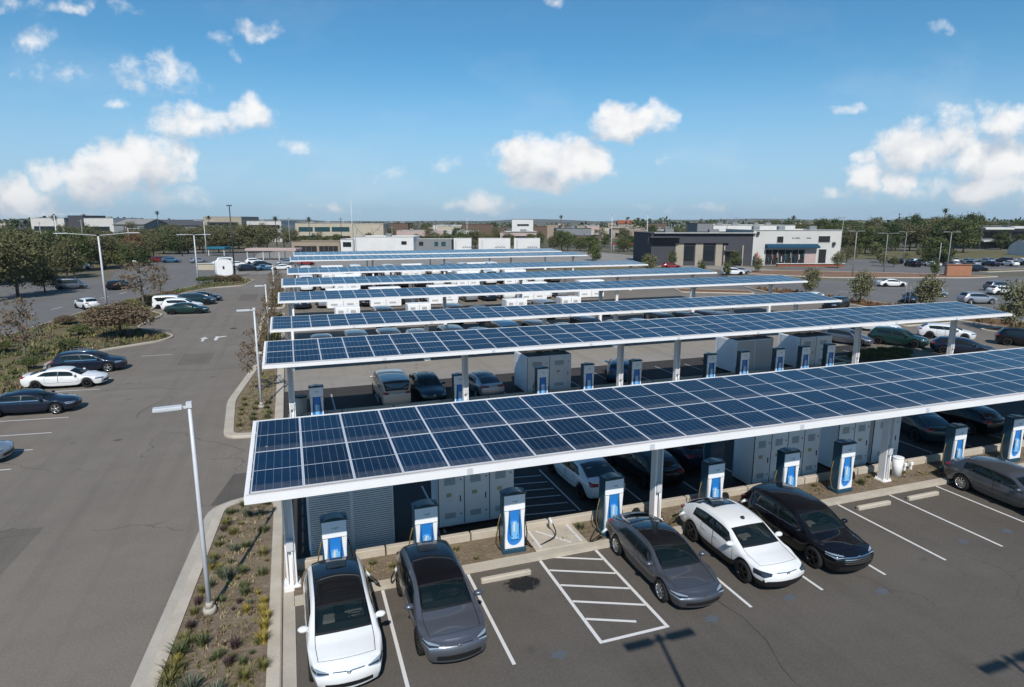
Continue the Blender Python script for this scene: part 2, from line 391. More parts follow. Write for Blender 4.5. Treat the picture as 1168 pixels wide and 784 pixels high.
def wheel_parts(Rw, style, near):
    """tyre and rim meshes for a wheel whose axle is the y axis, outside towards +y"""
    t = MB(); w = .115
    n = 28 if near else 14
    t.lathe([(Rw*.66,-w),(Rw*.93,-w),(Rw,-w*.72),(Rw,w*.72),(Rw*.93,w),(Rw*.66,w*.92)], axis='y', n=n, cap=False)
    r = MB()
    ro = Rw*.70
    r.lathe([(ro,-w*.8),(ro*1.0,w*.9),(ro*.93,w*.95),(ro*.88,w*.6)], axis='y', n=n, cap=False)
    r.lathe([(ro*.9,w*.02),(.01,w*.02)], axis='y', n=n, m=1, cap=False)
    ns = {'five':5,'ten':10,'aero':7}[style]
    for k in range(ns):
        a = 2*PI*k/ns; c, s = math.cos(a), math.sin(a); wd = {'five':.075,'ten':.032,'aero':.085}[style]
        px, pz = -s*wd/2, c*wd/2
        b = len(r.v); ri, rx = ro*.14, ro*.92
        r.v += [(c*ri+px,w*.82,s*ri+pz),(c*rx+px*1.25,w*.86,s*rx+pz*1.25),(c*rx-px*1.25,w*.86,s*rx-pz*1.25),(c*ri-px,w*.82,s*ri-pz)]
        r.v += [(x,y-.05,z) for x,y,z in r.v[b:b+4]]
        r.face((b,b+1,b+2,b+3)[::-1]); r.face((b,b+1,b+5,b+4)); r.face((b+3,b+2,b+6,b+7)[::-1])
    r.lathe([(ro*.24,w*.4),(ro*.24,w*.86),(.005,w*.9)], axis='y', n=10, cap=False)
    return t, r
def patch(bvh, P0, P1, d, n=8, rows=2, off=.006):
    """grid between two outline polylines, dropped onto the car's skin along d"""
    d = Vector(d).normalized(); mb = MB(); last = None
    def at(pl, t):
        t = t*(len(pl)-1); i = min(int(t), len(pl)-2); return Vector(pl[i]).lerp(Vector(pl[i+1]), t-i)
    for r in range(rows+1):
        for k in range(n+1):
            p = at(P0, k/n).lerp(at(P1, k/n), r/rows)
            h = bvh.ray_cast(p-d*3, d)
            if h[0]: last = h[0]
            q = (h[0] or last or p)-d*off
            mb.v.append(tuple(q))
    for r in range(rows):
        for k in range(n):
            a = r*(n+1)+k; mb.face((a,a+1,a+n+2,a+n+1), 0, True)
    return mb
CARN = [0]
def build_car(shape, pnt, name='car', near=1, **kw):
    """returns an Empty with all parts; nose towards +x, wheels on z = 0"""
    s = dict(CARS[shape]); s.update(kw)
    bm, PART = car_cage(s)
    tmp = bpy.data.meshes.new('cage'); bm.to_mesh(tmp); bm.free()
    o = bpy.data.objects.new('cage', tmp); C.objects.link(o)
    md = o.modifiers.new('s', 'SUBSURF'); md.levels = md.render_levels = 2 if near else 1
    dg = bpy.context.evaluated_depsgraph_get()
    me = bpy.data.meshes.new_from_object(o.evaluated_get(dg)); bpy.data.objects.remove(o)
    bm = bmesh.new(); bm.from_mesh(me); bm.normal_update()
    bmesh.ops.recalc_face_normals(bm, faces=bm.faces[:]); bm.normal_update()
    bvh = BVHTree.FromBMesh(bm)
    pl = bm.faces.layers.int['part']
    root = thing(name, 'car', 'car')
    pm = P[pnt] if isinstance(pnt, str) else pnt
    look = {'body':('body',pm),'trim':('trim',M['black']),'roof':('roof',M['glass_black'] if s.get('roofglass') is True else P['black'] if s.get('roofglass') == 'black' else pm),
            'roof_panel':('roof_glass',M['glass_black']),'bonnet':('bonnet',pm),'windshield':('windshield',M['glass'] if near else M['glass_dark']),
            'rear_window':('rear_window',M['glass_black'] if near else M['glass_dark'])}
    for S in 'lr':
        for q in 'fr':
            look['door_'+q+S] = ('door', pm); look['win_'+q+S] = ('side_window', M['glass_side'] if near else M['glass_dark'])
    objs = {}
    for part, idx in PART.items():
        pn, pmat = look[part]
        fs = [f for f in bm.faces if f[pl] == idx]
        vs = {}; mb = MB()
        for f in fs:
            ids = []
            for v in f.verts:
                if v not in vs: vs[v] = len(mb.v); mb.v.append(tuple(v.co))
                ids.append(vs[v])
            mb.face(ids, 0, True)
        if near and part != 'body' and part[:3] != 'doo':   # edges roll inwards
            own = set(fs)
            for v in vs:
                if any(f not in own for f in v.link_faces): mb.v[vs[v]] = tuple(v.co-v.normal*.008)
        seam = {'door':.016,'bonnet':.016,'side_window':.035,'windshield':.05,'rear_window':.05,'roof_glass':.03}.get(pn) if near else None
        objs[part] = ob = mb.build(pn, [pmat, M['black']] if seam else pmat, root)
        if seam:                                           # dark seal round doors, lid and panes
            b2 = bmesh.new(); b2.from_mesh(ob.data); r2 = bmesh.ops.inset_region(b2, faces=b2.faces[:], thickness=seam, use_boundary=True, use_even_offset=True)
            for f in r2['faces']: f.material_index = 1
            b2.to_mesh(ob.data); b2.free()
    L2, W, Rw, xf, xr = s['L']/2, s['W'], s['R'], s['xf'], s['xr']
    u = MB(); u.box((0,0,.40),(s['L']-.5,2*W-.50,.44)); u.build('underbody', M['under'], root)
    t, r = wheel_parts(Rw, s.get('rim','five'), near)
    first = None
    for x in (xf, xr):
        for sg in (1,-1):
            if first is None:
                hub = MB(); hub.lathe([(Rw*.6,-.06),(Rw*.6,0)], axis='y', n=12)
                w = hub.build('wheel', M['under'], root); t.build('tyre', M['rubber'], w); r.build('rim', [M[s.get('rimmat','rim_silver')], M['under']], w); first = w
            else: w = copy_tree(first, root)
            w.location = (x, sg*(W-.135), Rw); w.rotation_euler = (0, 0.7*x, 0 if sg > 0 else PI)
    zn, zd = s['nose'], s['zdeck']
    hl, tl = s.get('lamp', 'slit'), s.get('tail', 'wrap')
    for sg in (1,-1):
        if hl == 'slit':
            P0 = [(L2,sg*W*.34,zn-.085),(L2,sg*W*.62,zn-.025),(L2,sg*W*.97,zn+.06)]; P1 = [(L2,sg*W*.34,zn-.125),(L2,sg*W*.62,zn-.145),(L2,sg*W*.97,zn-.06)]
        elif hl == 'sweep':
            P0 = [(L2,sg*W*.42,zn-.05),(L2,sg*W*.70,zn+.01),(L2,sg*W*.99,zn+.08)]; P1 = [(L2,sg*W*.42,zn-.12),(L2,sg*W*.70,zn-.13),(L2,sg*W*.99,zn-.02)]
        else:
            P0 = [(L2,sg*W*.40,zn-.09),(L2,sg*W*.66,zn-.03),(L2,sg*W*1.0,zn+.06)]; P1 = [(L2,sg*W*.44,zn-.17),(L2,sg*W*.70,zn-.20),(L2,sg*W*1.0,zn-.10)]
        d = (-1,-.45*sg,-.25)
        sh = Vector((0,.45*sg*.25,.0))
        h = patch(bvh, [Vector(p)+sh for p in P0], [Vector(p)+sh for p in P1], d, 18, 6, .012).build('headlight', M['lens_dark'] if hl == 'dark' else M['lens'], root)
        if near: patch(bvh, [Vector(lerp(Vector(a),Vector(b),.30))+sh for a,b in zip(P0,P1)], [Vector(lerp(Vector(a),Vector(b),.72))+sh for a,b in zip(P0,P1)], d, 14, 2, .018).build('lamp_unit', M['lens_dark'], h)
        P0 = [(-L2,sg*W*(.30 if tl == 'bar' else .52),zd-.07),(-L2,sg*W*.99,zd-.05)]; P1 = [(-L2,sg*W*(.30 if tl == 'bar' else .52),zd-.17),(-L2,sg*W*.99,zd-.20)]
        patch(bvh, P0, P1, (1,-.45*sg,0), 14, 4, .012).build('taillight', M['tail_red'], root)
        m = MB(); xm, ym, zm = s['cowl']-.42, sg*(W+.045), s['belt']+.075
        b0 = len(m.v)
        for a in range(7):
            la = -PI/2+PI*a/6
            for k in range(10):
                lo = 2*PI*k/10
                m.v.append((xm+.10*math.cos(la)*math.cos(lo)*(1.25 if math.cos(lo) > 0 else .7), ym+.14*math.sin(la), zm+.085*math.cos(la)*math.sin(lo)))
        for a in range(6):
            for k in range(10):
                q = (b0+a*10+k, b0+a*10+(k+1)%10, b0+(a+1)*10+(k+1)%10, b0+(a+1)*10+k); m.face(q, 0, True)
        m.bar((xm+.02,sg*(W-.09),zm-.07),(xm,ym,zm-.03),.06,.04)
        m.build('mirror', s.get('mirrormat', pm), root)
    if near:
        # lower grille, badge, plates and handles sit on the skin
        gt, gb, gw = s.get('grille', (.50,.34,.60))
        patch(bvh, [(L2,-W*gw,gt-.02),(L2,0,gt),(L2,W*gw,gt-.02)], [(L2,-W*gw,gb),(L2,0,gb),(L2,W*gw,gb)], (-1,0,0), 20, 4, .010).build('lower_grille', M['black'], root)
        if s.get('upper_grille'):
            z1, z0 = s['upper_grille']
            g = patch(bvh, [(L2,-W*.56,z1),(L2,0,z1),(L2,W*.56,z1)], [(L2,-W*.60,z0),(L2,0,z0),(L2,W*.60,z0)], (-1,0,0), 20, 5, .012).build('grille', M['black'], root)
            for q in range(4):
                z = lerp(z1-.015, z0+.015, q/3)
                patch(bvh, [(L2,-W*.55,z+.011),(L2,0,z+.011),(L2,W*.55,z+.011)], [(L2,-W*.55,z-.011),(L2,0,z-.011),(L2,W*.55,z-.011)], (-1,0,0), 20, 1, .024).build('chrome_bar', M['chrome'], g)
        if s.get('noseline'):
            patch(bvh, [(L2,-W*.40,zn-.075),(L2,-W*.08,zn-.085),(L2,0,zn-.10),(L2,W*.08,zn-.085),(L2,W*.40,zn-.075)], [(L2,-W*.40,zn-.095),(L2,-W*.08,zn-.105),(L2,0,zn-.13),(L2,W*.08,zn-.105),(L2,W*.40,zn-.095)], (-1,0,-.2), 24, 2, .012).build('nose_strip', s['noseline'], root)
        zz = zn-.10+s.get('badge_z', 0)
        e = MB(); h = bvh.ray_cast(Vector((L2+2,0,zz)), Vector((-1,0,0)))[0]
        if s.get('badge') == 'vee':
            e.bar((h.x+.004,-.06,zz+.05),(h.x+.010,0,zz-.05),.022,.02,up=(1,0,0)); e.bar((h.x+.004,.06,zz+.05),(h.x+.010,0,zz-.05),.022,.02,up=(1,0,0))
        elif s.get('badge') == 'tee':
            e.bar((h.x+.008,-.045,zz+.04),(h.x+.008,.045,zz+.04),.022,.022,up=(1,0,0)); e.bar((h.x+.008,0,zz+.04),(h.x+.012,0,zz-.06),.024,.022,up=(1,0,0))
        else: e.lathe([(.055,-.01),(.055,.012),(.036,.014),(.034,.004)], c=(h.x+.004,0,zz), axis='x', n=14)
        e.build('emblem', M['chrome'], root)
        for sg in (1,-1):
            if s.get('vent'):
                patch(bvh, [(L2,sg*W*.80,.52),(L2,sg*W*.86,.53)], [(L2,sg*W*.78,.36),(L2,sg*W*.82,.36)], (-1,-.4*sg,0), 2, 3, .006).build('bumper_vent', M['black'], root)
            for q, dx in (('door_f', .12), ('door_r', .12)):
                dr = objs[q+('l' if sg > 0 else 'r')]
                xs = [v.co.x for v in dr.data.vertices]; x0 = min(xs)+.12
                patch(bvh, [(x0,sg*W,s['belt']-.10),(x0+.2,sg*W,s['belt']-.10)], [(x0,sg*W,s['belt']-.135),(x0+.2,sg*W,s['belt']-.135)], (0,-sg,0), 4, 1, .02).build('handle', s.get('handlemat', pm), dr)
            if s.get('brightline'):
                pts = [(x, sg*W*.9, s['belt']+.03) for x in (xr+.1, 0, s['cowl']-.5)]
                patch(bvh, pts, [(x,y,z-.03) for x,y,z in pts], (0,-sg,0), 10, 1, .008).build('window_trim', M['chrome'], root)
        # cabin
        zs = .58-max(0,1.62-s['H'])*.75; sm = M[s.get('seatmat','seat')]
        for x, ys in ((-.05,(-.38,.38)),(-.98,(-.36,.36))):
            for y in ys:
                q = MB(); q.box((x,y,zs),(.52,.50,.20),bev=.05); q.box((x-.30,y,zs+.34),(.16,.48,.62),bev=.05); q.box((x-.34,y,zs+.74),(.11,.26,.18),bev=.04)
                q.build('seat', sm, root)
        q = MB(); q.box((s['cowl']-.34,0,s['hood']-.08),(.62,2*W-.5,.18),bev=.06); q.build('dashboard', M['seat_dark'], root)
        q = MB(); ring = [(s['cowl']-.78+.10*math.sin(2*PI*k/14), .38+.18*math.cos(2*PI*k/14), s['hood']+.03+.15*math.sin(2*PI*k/14)) for k in range(15)]
        q.tube(ring, .016, 6, cap=False); q.bar((s['cowl']-.78,.22,s['hood']+.03),(s['cowl']-.78,.54,s['hood']+.03),.05,.02); q.build('steering_wheel', M['seat_dark'], root)
        if s.get('screen'):
            q = MB(); q.box((s['cowl']-.66,0,s['hood']+.07),(.03,.36,.22)); q.build('screen', M['glass_black'], root)
        if s.get('roof_dot'):
            h = bvh.ray_cast(Vector((.22,-.02,3)), Vector((0,0,-1)))[0]
            q = MB(); q.lathe([(.075,-.01),(.075,.03),(.05,.06),(.01,.065)], c=tuple(h), n=14); q.build('roof_antenna', M['black'], root)
        if s.get('rails'):
            for sg in (1,-1):
                q = MB(); q.tube([(-1.3,sg*W*.68,s['H']-.04),(-1.2,sg*W*.70,s['H']+.01),(.1,sg*W*.70,s['H']),(.25,sg*W*.68,s['H']-.06)], .018, 6); q.build('roof_rail', M['chrome'], root)
    bm.free()
    return root
# ------------------------------------------------------------------ ground, roads, kerbs, markings
random.seed(7)
def asphalt(name, c_lo, c_hi, crack=.35, spots=.5):
    m, nt, b = nodemat(name, .88, .25)
    co = nt.n('ShaderNodeTexCoord').outputs['Object']
    big = nt.noise(co, .055, 5, .6); mid = nt.noise(co, .45, 6, .65); fine = nt.noise(co, 14, 4, .7)
    col = nt.mix(nt.ramp(big, [(.32,(0,0,0)),(.66,(1,1,1))]), c_lo, c_hi)
    col = nt.mix(nt.math('MULTIPLY', nt.ramp(mid, [(.42,(0,0,0)),(.78,(1,1,1))]), spots), col, tuple(x*.72 for x in c_lo))
    col = nt.mix(nt.math('MULTIPLY', nt.ramp(fine, [(.40,(0,0,0)),(.70,(1,1,1))]), .32), col, tuple(x*1.6 for x in c_hi))
    # streaks left by tyres along the lanes
    sv = nt.n('ShaderNodeMapping', {'Vector': co, 'Rotation': (0,0,.12), 'Scale': (1.1,.035,1)}).outputs[0]
    col = nt.mix(nt.math('MULTIPLY', nt.ramp(nt.noise(sv, 1.0, 4, .6), [(.50,(0,0,0)),(.72,(1,1,1))]), .30), col, tuple(x*.66 for x in c_lo))
    vo = nt.n('ShaderNodeTexVoronoi', {'Vector': nt.n('ShaderNodeVectorMath', {0: co, 1: nt.n('ShaderNodeTexNoise', {'Vector': co, 'Scale': .8, 'Detail': 3.0}).outputs['Color']}, operation='ADD').outputs[0], 'Scale': .14}, feature='DISTANCE_TO_EDGE').outputs[0]
    cr = nt.math('MULTIPLY', nt.math('LESS_THAN', vo, .0035), nt.math('MULTIPLY', nt.ramp(nt.noise(co, .11, 2), [(.5,(0,0,0)),(.56,(1,1,1))]), crack))
    col = nt.mix(cr, col, (.02,.019,.018))
    oil = nt.n('ShaderNodeTexVoronoi', {'Vector': co, 'Scale': .55}, feature='F1').outputs[0]
    oil = nt.math('MULTIPLY', nt.ramp(nt.math('ADD', oil, nt.math('MULTIPLY', nt.noise(co, 3, 3), .22)), [(.17,(1,1,1)),(.26,(0,0,0))]), nt.math('MULTIPLY', nt.ramp(nt.noise(co, .3, 2), [(.48,(0,0,0)),(.6,(1,1,1))]), .55))
    col = nt.mix(oil, col, (.028,.026,.025))
    m.node_tree.links.new(col, b.inputs['Base Color'])
    bp = nt.n('ShaderNodeBump', {'Height': nt.noise(co, 30, 3, .7), 'Strength': .35, 'Distance': .02})
    m.node_tree.links.new(bp.outputs[0], b.inputs['Normal'])
    return m
def soil(name, c1, c2, c3, scale=.5):
    m, nt, b = nodemat(name, .95, .1)
    co = nt.n('ShaderNodeTexCoord').outputs['Object']
    col = nt.mix(nt.ramp(nt.noise(co, scale, 6, .65), [(.35,(0,0,0)),(.65,(1,1,1))]), c1, c2)
    col = nt.mix(nt.ramp(nt.noise(co, scale*2.7, 5, .7), [(.52,(0,0,0)),(.72,(1,1,1))]), col, c3)
    v = nt.n('ShaderNodeTexVoronoi', {'Vector': co, 'Scale': 7.0, 'Randomness': 1.0}).outputs['Distance']
    col = nt.mix(nt.math('MULTIPLY', nt.ramp(v, [(.05,(1,1,1)),(.45,(0,0,0))]), .30), col, tuple(min(x*1.7,.6) for x in c3))
    col = nt.mix(nt.math('MULTIPLY', nt.noise(co, 22, 4, .7), .55), col, tuple(x*.45 for x in c1))
    m.node_tree.links.new(col, b.inputs['Base Color'])
    bp = nt.n('ShaderNodeBump', {'Height': nt.noise(co, 7, 6, .7), 'Strength': .8, 'Distance': .12})
    m.node_tree.links.new(bp.outputs[0], b.inputs['Normal'])
    return m
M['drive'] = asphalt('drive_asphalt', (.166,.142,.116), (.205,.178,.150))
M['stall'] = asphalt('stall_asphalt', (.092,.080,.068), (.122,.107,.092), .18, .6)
M['bay_shade'] = asphalt('shade_dark_asphalt', (.040,.037,.035), (.052,.048,.046), .1, .5)  # bay asphalt darkened to paint in the shade under the canopies
M['road'] = asphalt('road_asphalt', (.135,.128,.122), (.175,.165,.155))
M['yard'] = asphalt('pale_yard', (.22,.20,.175), (.30,.275,.245), .2, .4)
M['kerb'] = wear('kerb_concrete', (.58,.51,.42), (.45,.40,.325), 1.1, .85, .2, .3, 12)
M['gutter'] = wear('gutter_concrete', (.52,.47,.40), (.42,.38,.325), .9, .85, .2, .3, 12)
M['dirt'] = soil('bed_dirt', (.27,.21,.15), (.205,.16,.113), (.34,.275,.20), .7)
M['bank'] = soil('bank_soil', (.22,.17,.105), (.14,.135,.065), (.26,.165,.10), .22)
M['mulch'] = soil('mulch', (.26,.14,.08), (.17,.10,.06), (.30,.20,.13), .6)
M['redearth'] = soil('red_earth', (.30,.17,.115), (.25,.16,.11), (.33,.23,.17), .3)
M['far_ground'] = soil('far_ground', (.20,.18,.14), (.12,.12,.07), (.26,.23,.19), .012)
M['dark_iron'] = mat('cast_iron', (.05,.047,.045), .6, .4)
def worn_paint(name, c):
    m, nt, b = nodemat(name, .7, .3)
    co = nt.n('ShaderNodeTexCoord').outputs['Object']
    f = nt.ramp(nt.noise(co, 2.6, 7, .75), [(.30,(1,1,1)),(.40,(0,0,0))])
    m.node_tree.links.new(nt.mix(nt.math('MULTIPLY', f, .6), c, (.16,.15,.14)), b.inputs['Base Color'])
    return m
M['paint_white'] = worn_paint('line_paint', (.66,.64,.62))
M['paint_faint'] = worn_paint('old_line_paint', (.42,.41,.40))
M['paint_blue'] = worn_paint('blue_stamp_paint', (.10,.112,.128))
def sheet(name, poly, z, m):
    mb = MB(); mb.quad([(x,y,z) for x,y in poly], 0)
    return tag(mb.build(name, m), kind='structure')
g = MB()
ring = [(6000*math.cos(2*PI*k/48), 6000*math.sin(2*PI*k/48), -.03) for k in range(48)]
g.quad(ring); tag(g.build('ground', M['far_ground']), kind='structure')
sheet('parking_lot', [(-19,-20),(73,-20),(73,95),(66,112),(40,150),(-8,150),(-14,128),(-19,112)], 0, M['drive'])
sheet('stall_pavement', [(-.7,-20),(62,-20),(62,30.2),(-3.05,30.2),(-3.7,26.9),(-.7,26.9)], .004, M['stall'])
sheet('stall_pavement', [(-1.0,35.6),(50,35.6),(50,44.6),(-1.0,44.6)], .004, M['bay_shade'])  # dark paving colour deepens the shade of the second canopy
sheet('stall_pavement', [(-.5,20.62),(60,20.62),(60,30.0),(-.5,30.0)], .0055, M['bay_shade'])  # canopy shade on the bay floor put into the asphalt colour
sheet('yard', [(-12,150),(60,150),(110,120),(110,215),(90,262),(-30,262),(-30,200)], -.012, M['yard'])
sheet('road', [(-95,-20),(-34,40),(-27.9,72),(-24.7,97),(-20,113.5),(-15.5,128),(-12,150),(-10,262),(-40,262),(-40,180),(-31,127.7),(-41,109),(-110,40)], -.006, M['road'])
sheet('road', [(-41,109),(-31,127.7),(-36,150),(-120,160),(-120,120)], -.018, M['road'])
sheet('road', [(79.2,-20),(104,-20),(104,86),(92,118),(70,150),(60,150),(66,112),(73,95),(73,86),(79.2,86)], -.006, M['road'])
sheet('road', [(104,60),(260,60),(260,96),(136,90),(104,100)], -.014, M['road'])
sheet('parking_lot', [(112,118),(136,98.5),(175,98.5),(262,110),(262,190),(150,190)], -.010, M['road'])
def inset(poly, d):
    """outline moved inwards by d (counter-clockwise)"""
    n = len(poly); out = []
    for i in range(n):
        a, b, c = Vector(poly[i-1]), Vector(poly[i]), Vector(poly[(i+1) % n])
        d1 = (b-a).normalized(); d2 = (c-b).normalized()
        n1 = Vector((-d1.y,d1.x)); n2 = Vector((-d2.y,d2.x)); m_ = (n1+n2); m_.normalize()
        k = d/max(m_.dot(n1), .45); out.append((b.x+m_.x*k, b.y+m_.y*k))
    return out
def smooth_poly(poly, rad=1.2, n=4, skip=()):
    out = []; N = len(poly)
    for i in range(N):
        a, b, c = Vector(poly[i-1]), Vector(poly[i]), Vector(poly[(i+1) % N])
        r = min(rad, (a-b).length*.45, (c-b).length*.45)
        p, q = b+(a-b).normalized()*r, b+(c-b).normalized()*r
        for k in range(n+1):
            t = k/n; out.append(tuple(p*(1-t)**2+b*2*t*(1-t)+q*t*t))
    return out
def island(poly, soilm, kw=.3, kh=.15, rad=1.2, name='planting_bed', gutter=0.0, mound=0.0):
    """kerb ring with soil inside"""
    poly = smooth_poly(poly, rad)
    inn = inset(poly, kw); n = len(poly); mb = MB()
    chamf = inset(poly, .04)
    b = 0
    for ringp, z in ((poly,-.01),(poly,kh-.04),(chamf,kh),(inn,kh),(inn,kh-.12)): mb.v += [(x,y,z) for x,y in ringp]
    for r in range(4):
        for i in range(n):
            j = (i+1) % n; mb.face((r*n+i, r*n+j, r*n+n+j, r*n+n+i))
    tag(mb.build('kerb', M['kerb']), kind='structure')
    s = MB(); s.quad([(x,y,kh-.04) for x,y in inn]); so_ = s.build(name, soilm); tag(so_, kind='structure')
    if gutter:
        out = inset(poly, -gutter); gm = MB(); gm.v += [(x,y,.012) for x,y in out]+[(x,y,.016) for x,y in poly]
        for i in range(n):
            j = (i+1) % n; gm.face((i,j,n+j,n+i))
        tag(gm.build('gutter', M['gutter']), kind='structure')
    return poly
# bed at the near left with its lamp, beds beside the canopy ends, the strips between the bays
BED_A = island([(-4.95,4),(-.86,4),(-.86,26.4),(-2.2,27.2),(-3.4,26.5)], M['dirt'], .36, .15, 1.0, gutter=.34)
BED_B = island([(-3.95,35.5),(-.9,35.1),(-.9,54),(-3.2,54),(-4.35,43)], M['dirt'], .5, .15, .9)
BED_C = island([(-3.6,58.5),(-.9,58.5),(-.9,84),(-3.6,84)], M['bank'], .35, .15, 1.0)
BED_D = island([(-3.4,89),(-.9,89),(-.9,118),(-3.4,118)], M['bank'], .35, .15, 1.0)
def strip(x0, x1, y0, y1, kw=.34):
    """dirt strip with the charging stations: kerb in front, low wall behind"""
    mb = MB(); mb.box(((x0+x1)/2, y0+kw/2, .07), (x1-x0, kw, .16)); 
    n = int((x1-x0)/3.05); 
    tag(mb.build('kerb', M['kerb']), kind='structure')
    s = MB(); s.quad([(x0,y0+kw,.11),(x1,y0+kw,.11),(x1,y1,.12),(x0,y1,.12)]); tag(s.build('dirt_strip', M['dirt']), kind='structure')
    w = MB(); x = x0
    while x < x1-.5:
        L = min(3.02, x1-x); w.box((x+L/2-.01, y1+.11, .19), (L-.02, .22, .42), bev=.02); x += 3.05
    tag(w.build('low_wall', M['kerb']), 'low tan concrete wall behind the nearest row of charging stations' if y0 < 20 else 'low tan concrete wall behind the second row of charging stations', 'wall')
strip(-.5, 60, 18.5, 20.4)
strip(-.6, 41.5, 35.9, 37.6)
sheet('aisle_pavement', [(-.85,44.6),(52,44.6),(52,52.2),(-.85,52.2)], .003, M['yard'])
sheet('gutter', [(-.855,4),(-.50,4),(-.50,18.5),(-.855,18.5)], .012, M['kerb'])
w = MB(); w.box((-.68, 24.0, .16), (.24, 6.6, .34), bev=.02); tag(w.build('low_wall', M['kerb']), 'short tan concrete kerb wall at the left end of the shaded bay', 'wall')
ramp = MB(); ramp.v += [(7.5,18.48,.012),(9.5,18.48,.012),(9.5,18.9,.165),(7.5,18.9,.165),(9.5,20.39,.17),(7.5,20.39,.17)]; ramp.face((0,1,2,3)); ramp.face((3,2,4,5))
tag(ramp.build('footpath', M['kerb']), kind='structure')
# left bank between the drive and the road
BANK = island([(-17.6,14),(-17.4,54),(-19.3,60.2),(-16.2,64.8),(-12.1,67.9),(-11.3,70.4),(-12.6,73.0),(-16.2,77.6),(-15.0,87.4),(-17.4,92),(-17.4,106),(-16.6,112),(-13.2,120.3),(-7.8,123.2),(-6.6,134),(-10.4,143.4),(-13.2,139),(-16.4,125),(-21,112),(-25,96.5),(-28.3,71),(-34.5,38),(-44,14)], M['bank'], .22, .16, 1.6)
island([(69.3,41.6),(72.6,41.6),(72.6,46.6),(69.3,46.6)], M['mulch'], .22, .15, .8)
EAST = island([(73.2,36),(78.8,36),(79,62),(79,85),(75.5,92),(73.2,84)], M['mulch'], .25, .15, 1.2)
island([(43,37.2),(50,37.2),(50,40.6),(43,40.6)], M['bank'], .2, .15, .6)
island([(38,55.6),(52,55.6),(52,58),(38,58)], M['bank'], .25, .15, .8)
island([(60,88),(70,82),(72,86),(62,93)], M['mulch'], .25, .15, .8)
island([(92,119),(104,101),(131,90.8),(140,90.8),(137,97.5),(113,117),(97,124)], M['redearth'], .3, .15, 1.5)
island([(64,50.6),(72,50.6),(72,52.8),(64,52.8)], M['bank'], .2, .15, .6)
island([(60,121),(66,118),(86,118),(90,124),(88,140),(60,146)], M['bank'], .25, .15, 1.5)
island([(150,100),(172,100.5),(172,104),(150,104)], M['bank'], .25, .15, 1)
sheet('lawn', [(150,150),(260,128),(262,175),(175,200)], -.004, soil('dry_lawn', (.14,.13,.065), (.19,.17,.09), (.22,.19,.12), .08))
sheet('lawn', [(-130,165),(-46,165),(-42,262),(-150,262)], -.008, M['bank'])
# painted lines: bays at the front, the hatched aisle, the left bays, arrows
LZ = .0105
def line(mb, x0, y0, x1, y1, w=.10, z=LZ):
    a, b = Vector((x0,y0)), Vector((x1,y1)); d = (b-a).normalized(); n = Vector((-d.y,d.x))*w/2
    mb.quad([(*(a-n),z),(*(b-n),z),(*(b+n),z),(*(a+n),z)])
mk = MB()
for x in (2.13,4.93,12.55,15.3,17.95,20.72,23.55,26.3,29.1,31.9,34.7,37.5): line(mk, x, 13.88, x, 18.47)
for x in (7.50,9.63): line(mk, x, 13.88, x, 18.47, .11)
line(mk, 7.56, 13.93, 9.57, 13.93, .11)
for k in range(5): y = 14.1+k*.93; line(mk, 7.56, y+.92, 9.57 if k else 8.9, y+.02 if k else y+.32, .10)
line(mk, 7.75, 18.95, 7.75, 20.3, .10, .176); line(mk, 9.3, 18.95, 9.3, 20.3, .10, .176); line(mk, 8.0, 20.2, 8.9, 19.0, .10, .176)
tag(mk.build('bay_markings', M['paint_white']), kind='structure')
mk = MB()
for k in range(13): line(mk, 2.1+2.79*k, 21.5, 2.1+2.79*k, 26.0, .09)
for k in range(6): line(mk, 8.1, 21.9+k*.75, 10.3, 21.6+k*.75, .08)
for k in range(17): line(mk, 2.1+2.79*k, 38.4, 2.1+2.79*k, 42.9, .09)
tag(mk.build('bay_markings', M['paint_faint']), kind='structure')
mk = MB()
for y in (31.7,34.4,37.15,39.95,42.9,46.0,49.7,53.0,56.4): line(mk, -17.2, y+.35, -13.0, y-.1, .10)
line(mk, -12.6, 61.0, -10.2, 60.9, .10)
for y in (86.5,89.4,92.2,95,97.8,100.6,103.4): line(mk, -17, y, -9.8, y-.15, .10)
tag(mk.build('bay_markings', M['paint_white']), kind='structure')
def arrow(mb, x, y, s=1.0):
    P = lambda u, v: (x+u*s, y+v*s, LZ)
    mb.quad([P(-.12,-1.3),P(.12,-1.3),P(.12,.2),P(-.12,.2)]); mb.quad([P(-.45,.15),P(.45,.15),P(0,1.3)])
mk = MB(); arrow(mk, -8.5, 68, .95)
mk.quad([(-7.5,67,LZ),(-7.2,67,LZ),(-7.2,69.2,LZ),(-7.5,69.2,LZ)]); mk.quad([(-7.2,68.4,LZ),(-6.5,68.9,LZ),(-6.5,69.3,LZ),(-7.2,69.0,LZ)])
tag(mk.build('road_arrows', M['paint_white']), kind='structure')
mk = MB()
for k in range(9):
    x, y = -35.5+k*1.35, 74+k*6.0; line(mk, x, y, x+.6, y+2.6, .16, .004)
for k in range(5): line(mk, 84+k*.5, 20+k*14, 84.1+k*.5, 25+k*14, .16, .004)
for k in range(14): line(mk, 152+k*3.0, 122-k*.25, 152.5+k*3, 127-k*.25, .12, .003)
line(mk, 94, 62, 99, 61.6, .12, .004); line(mk, 94, 65.2, 99, 64.8, .12, .004); line(mk, 94, 58.8, 99, 58.4, .12, .004)
tag(mk.build('road_markings', M['paint_white']), kind='structure')
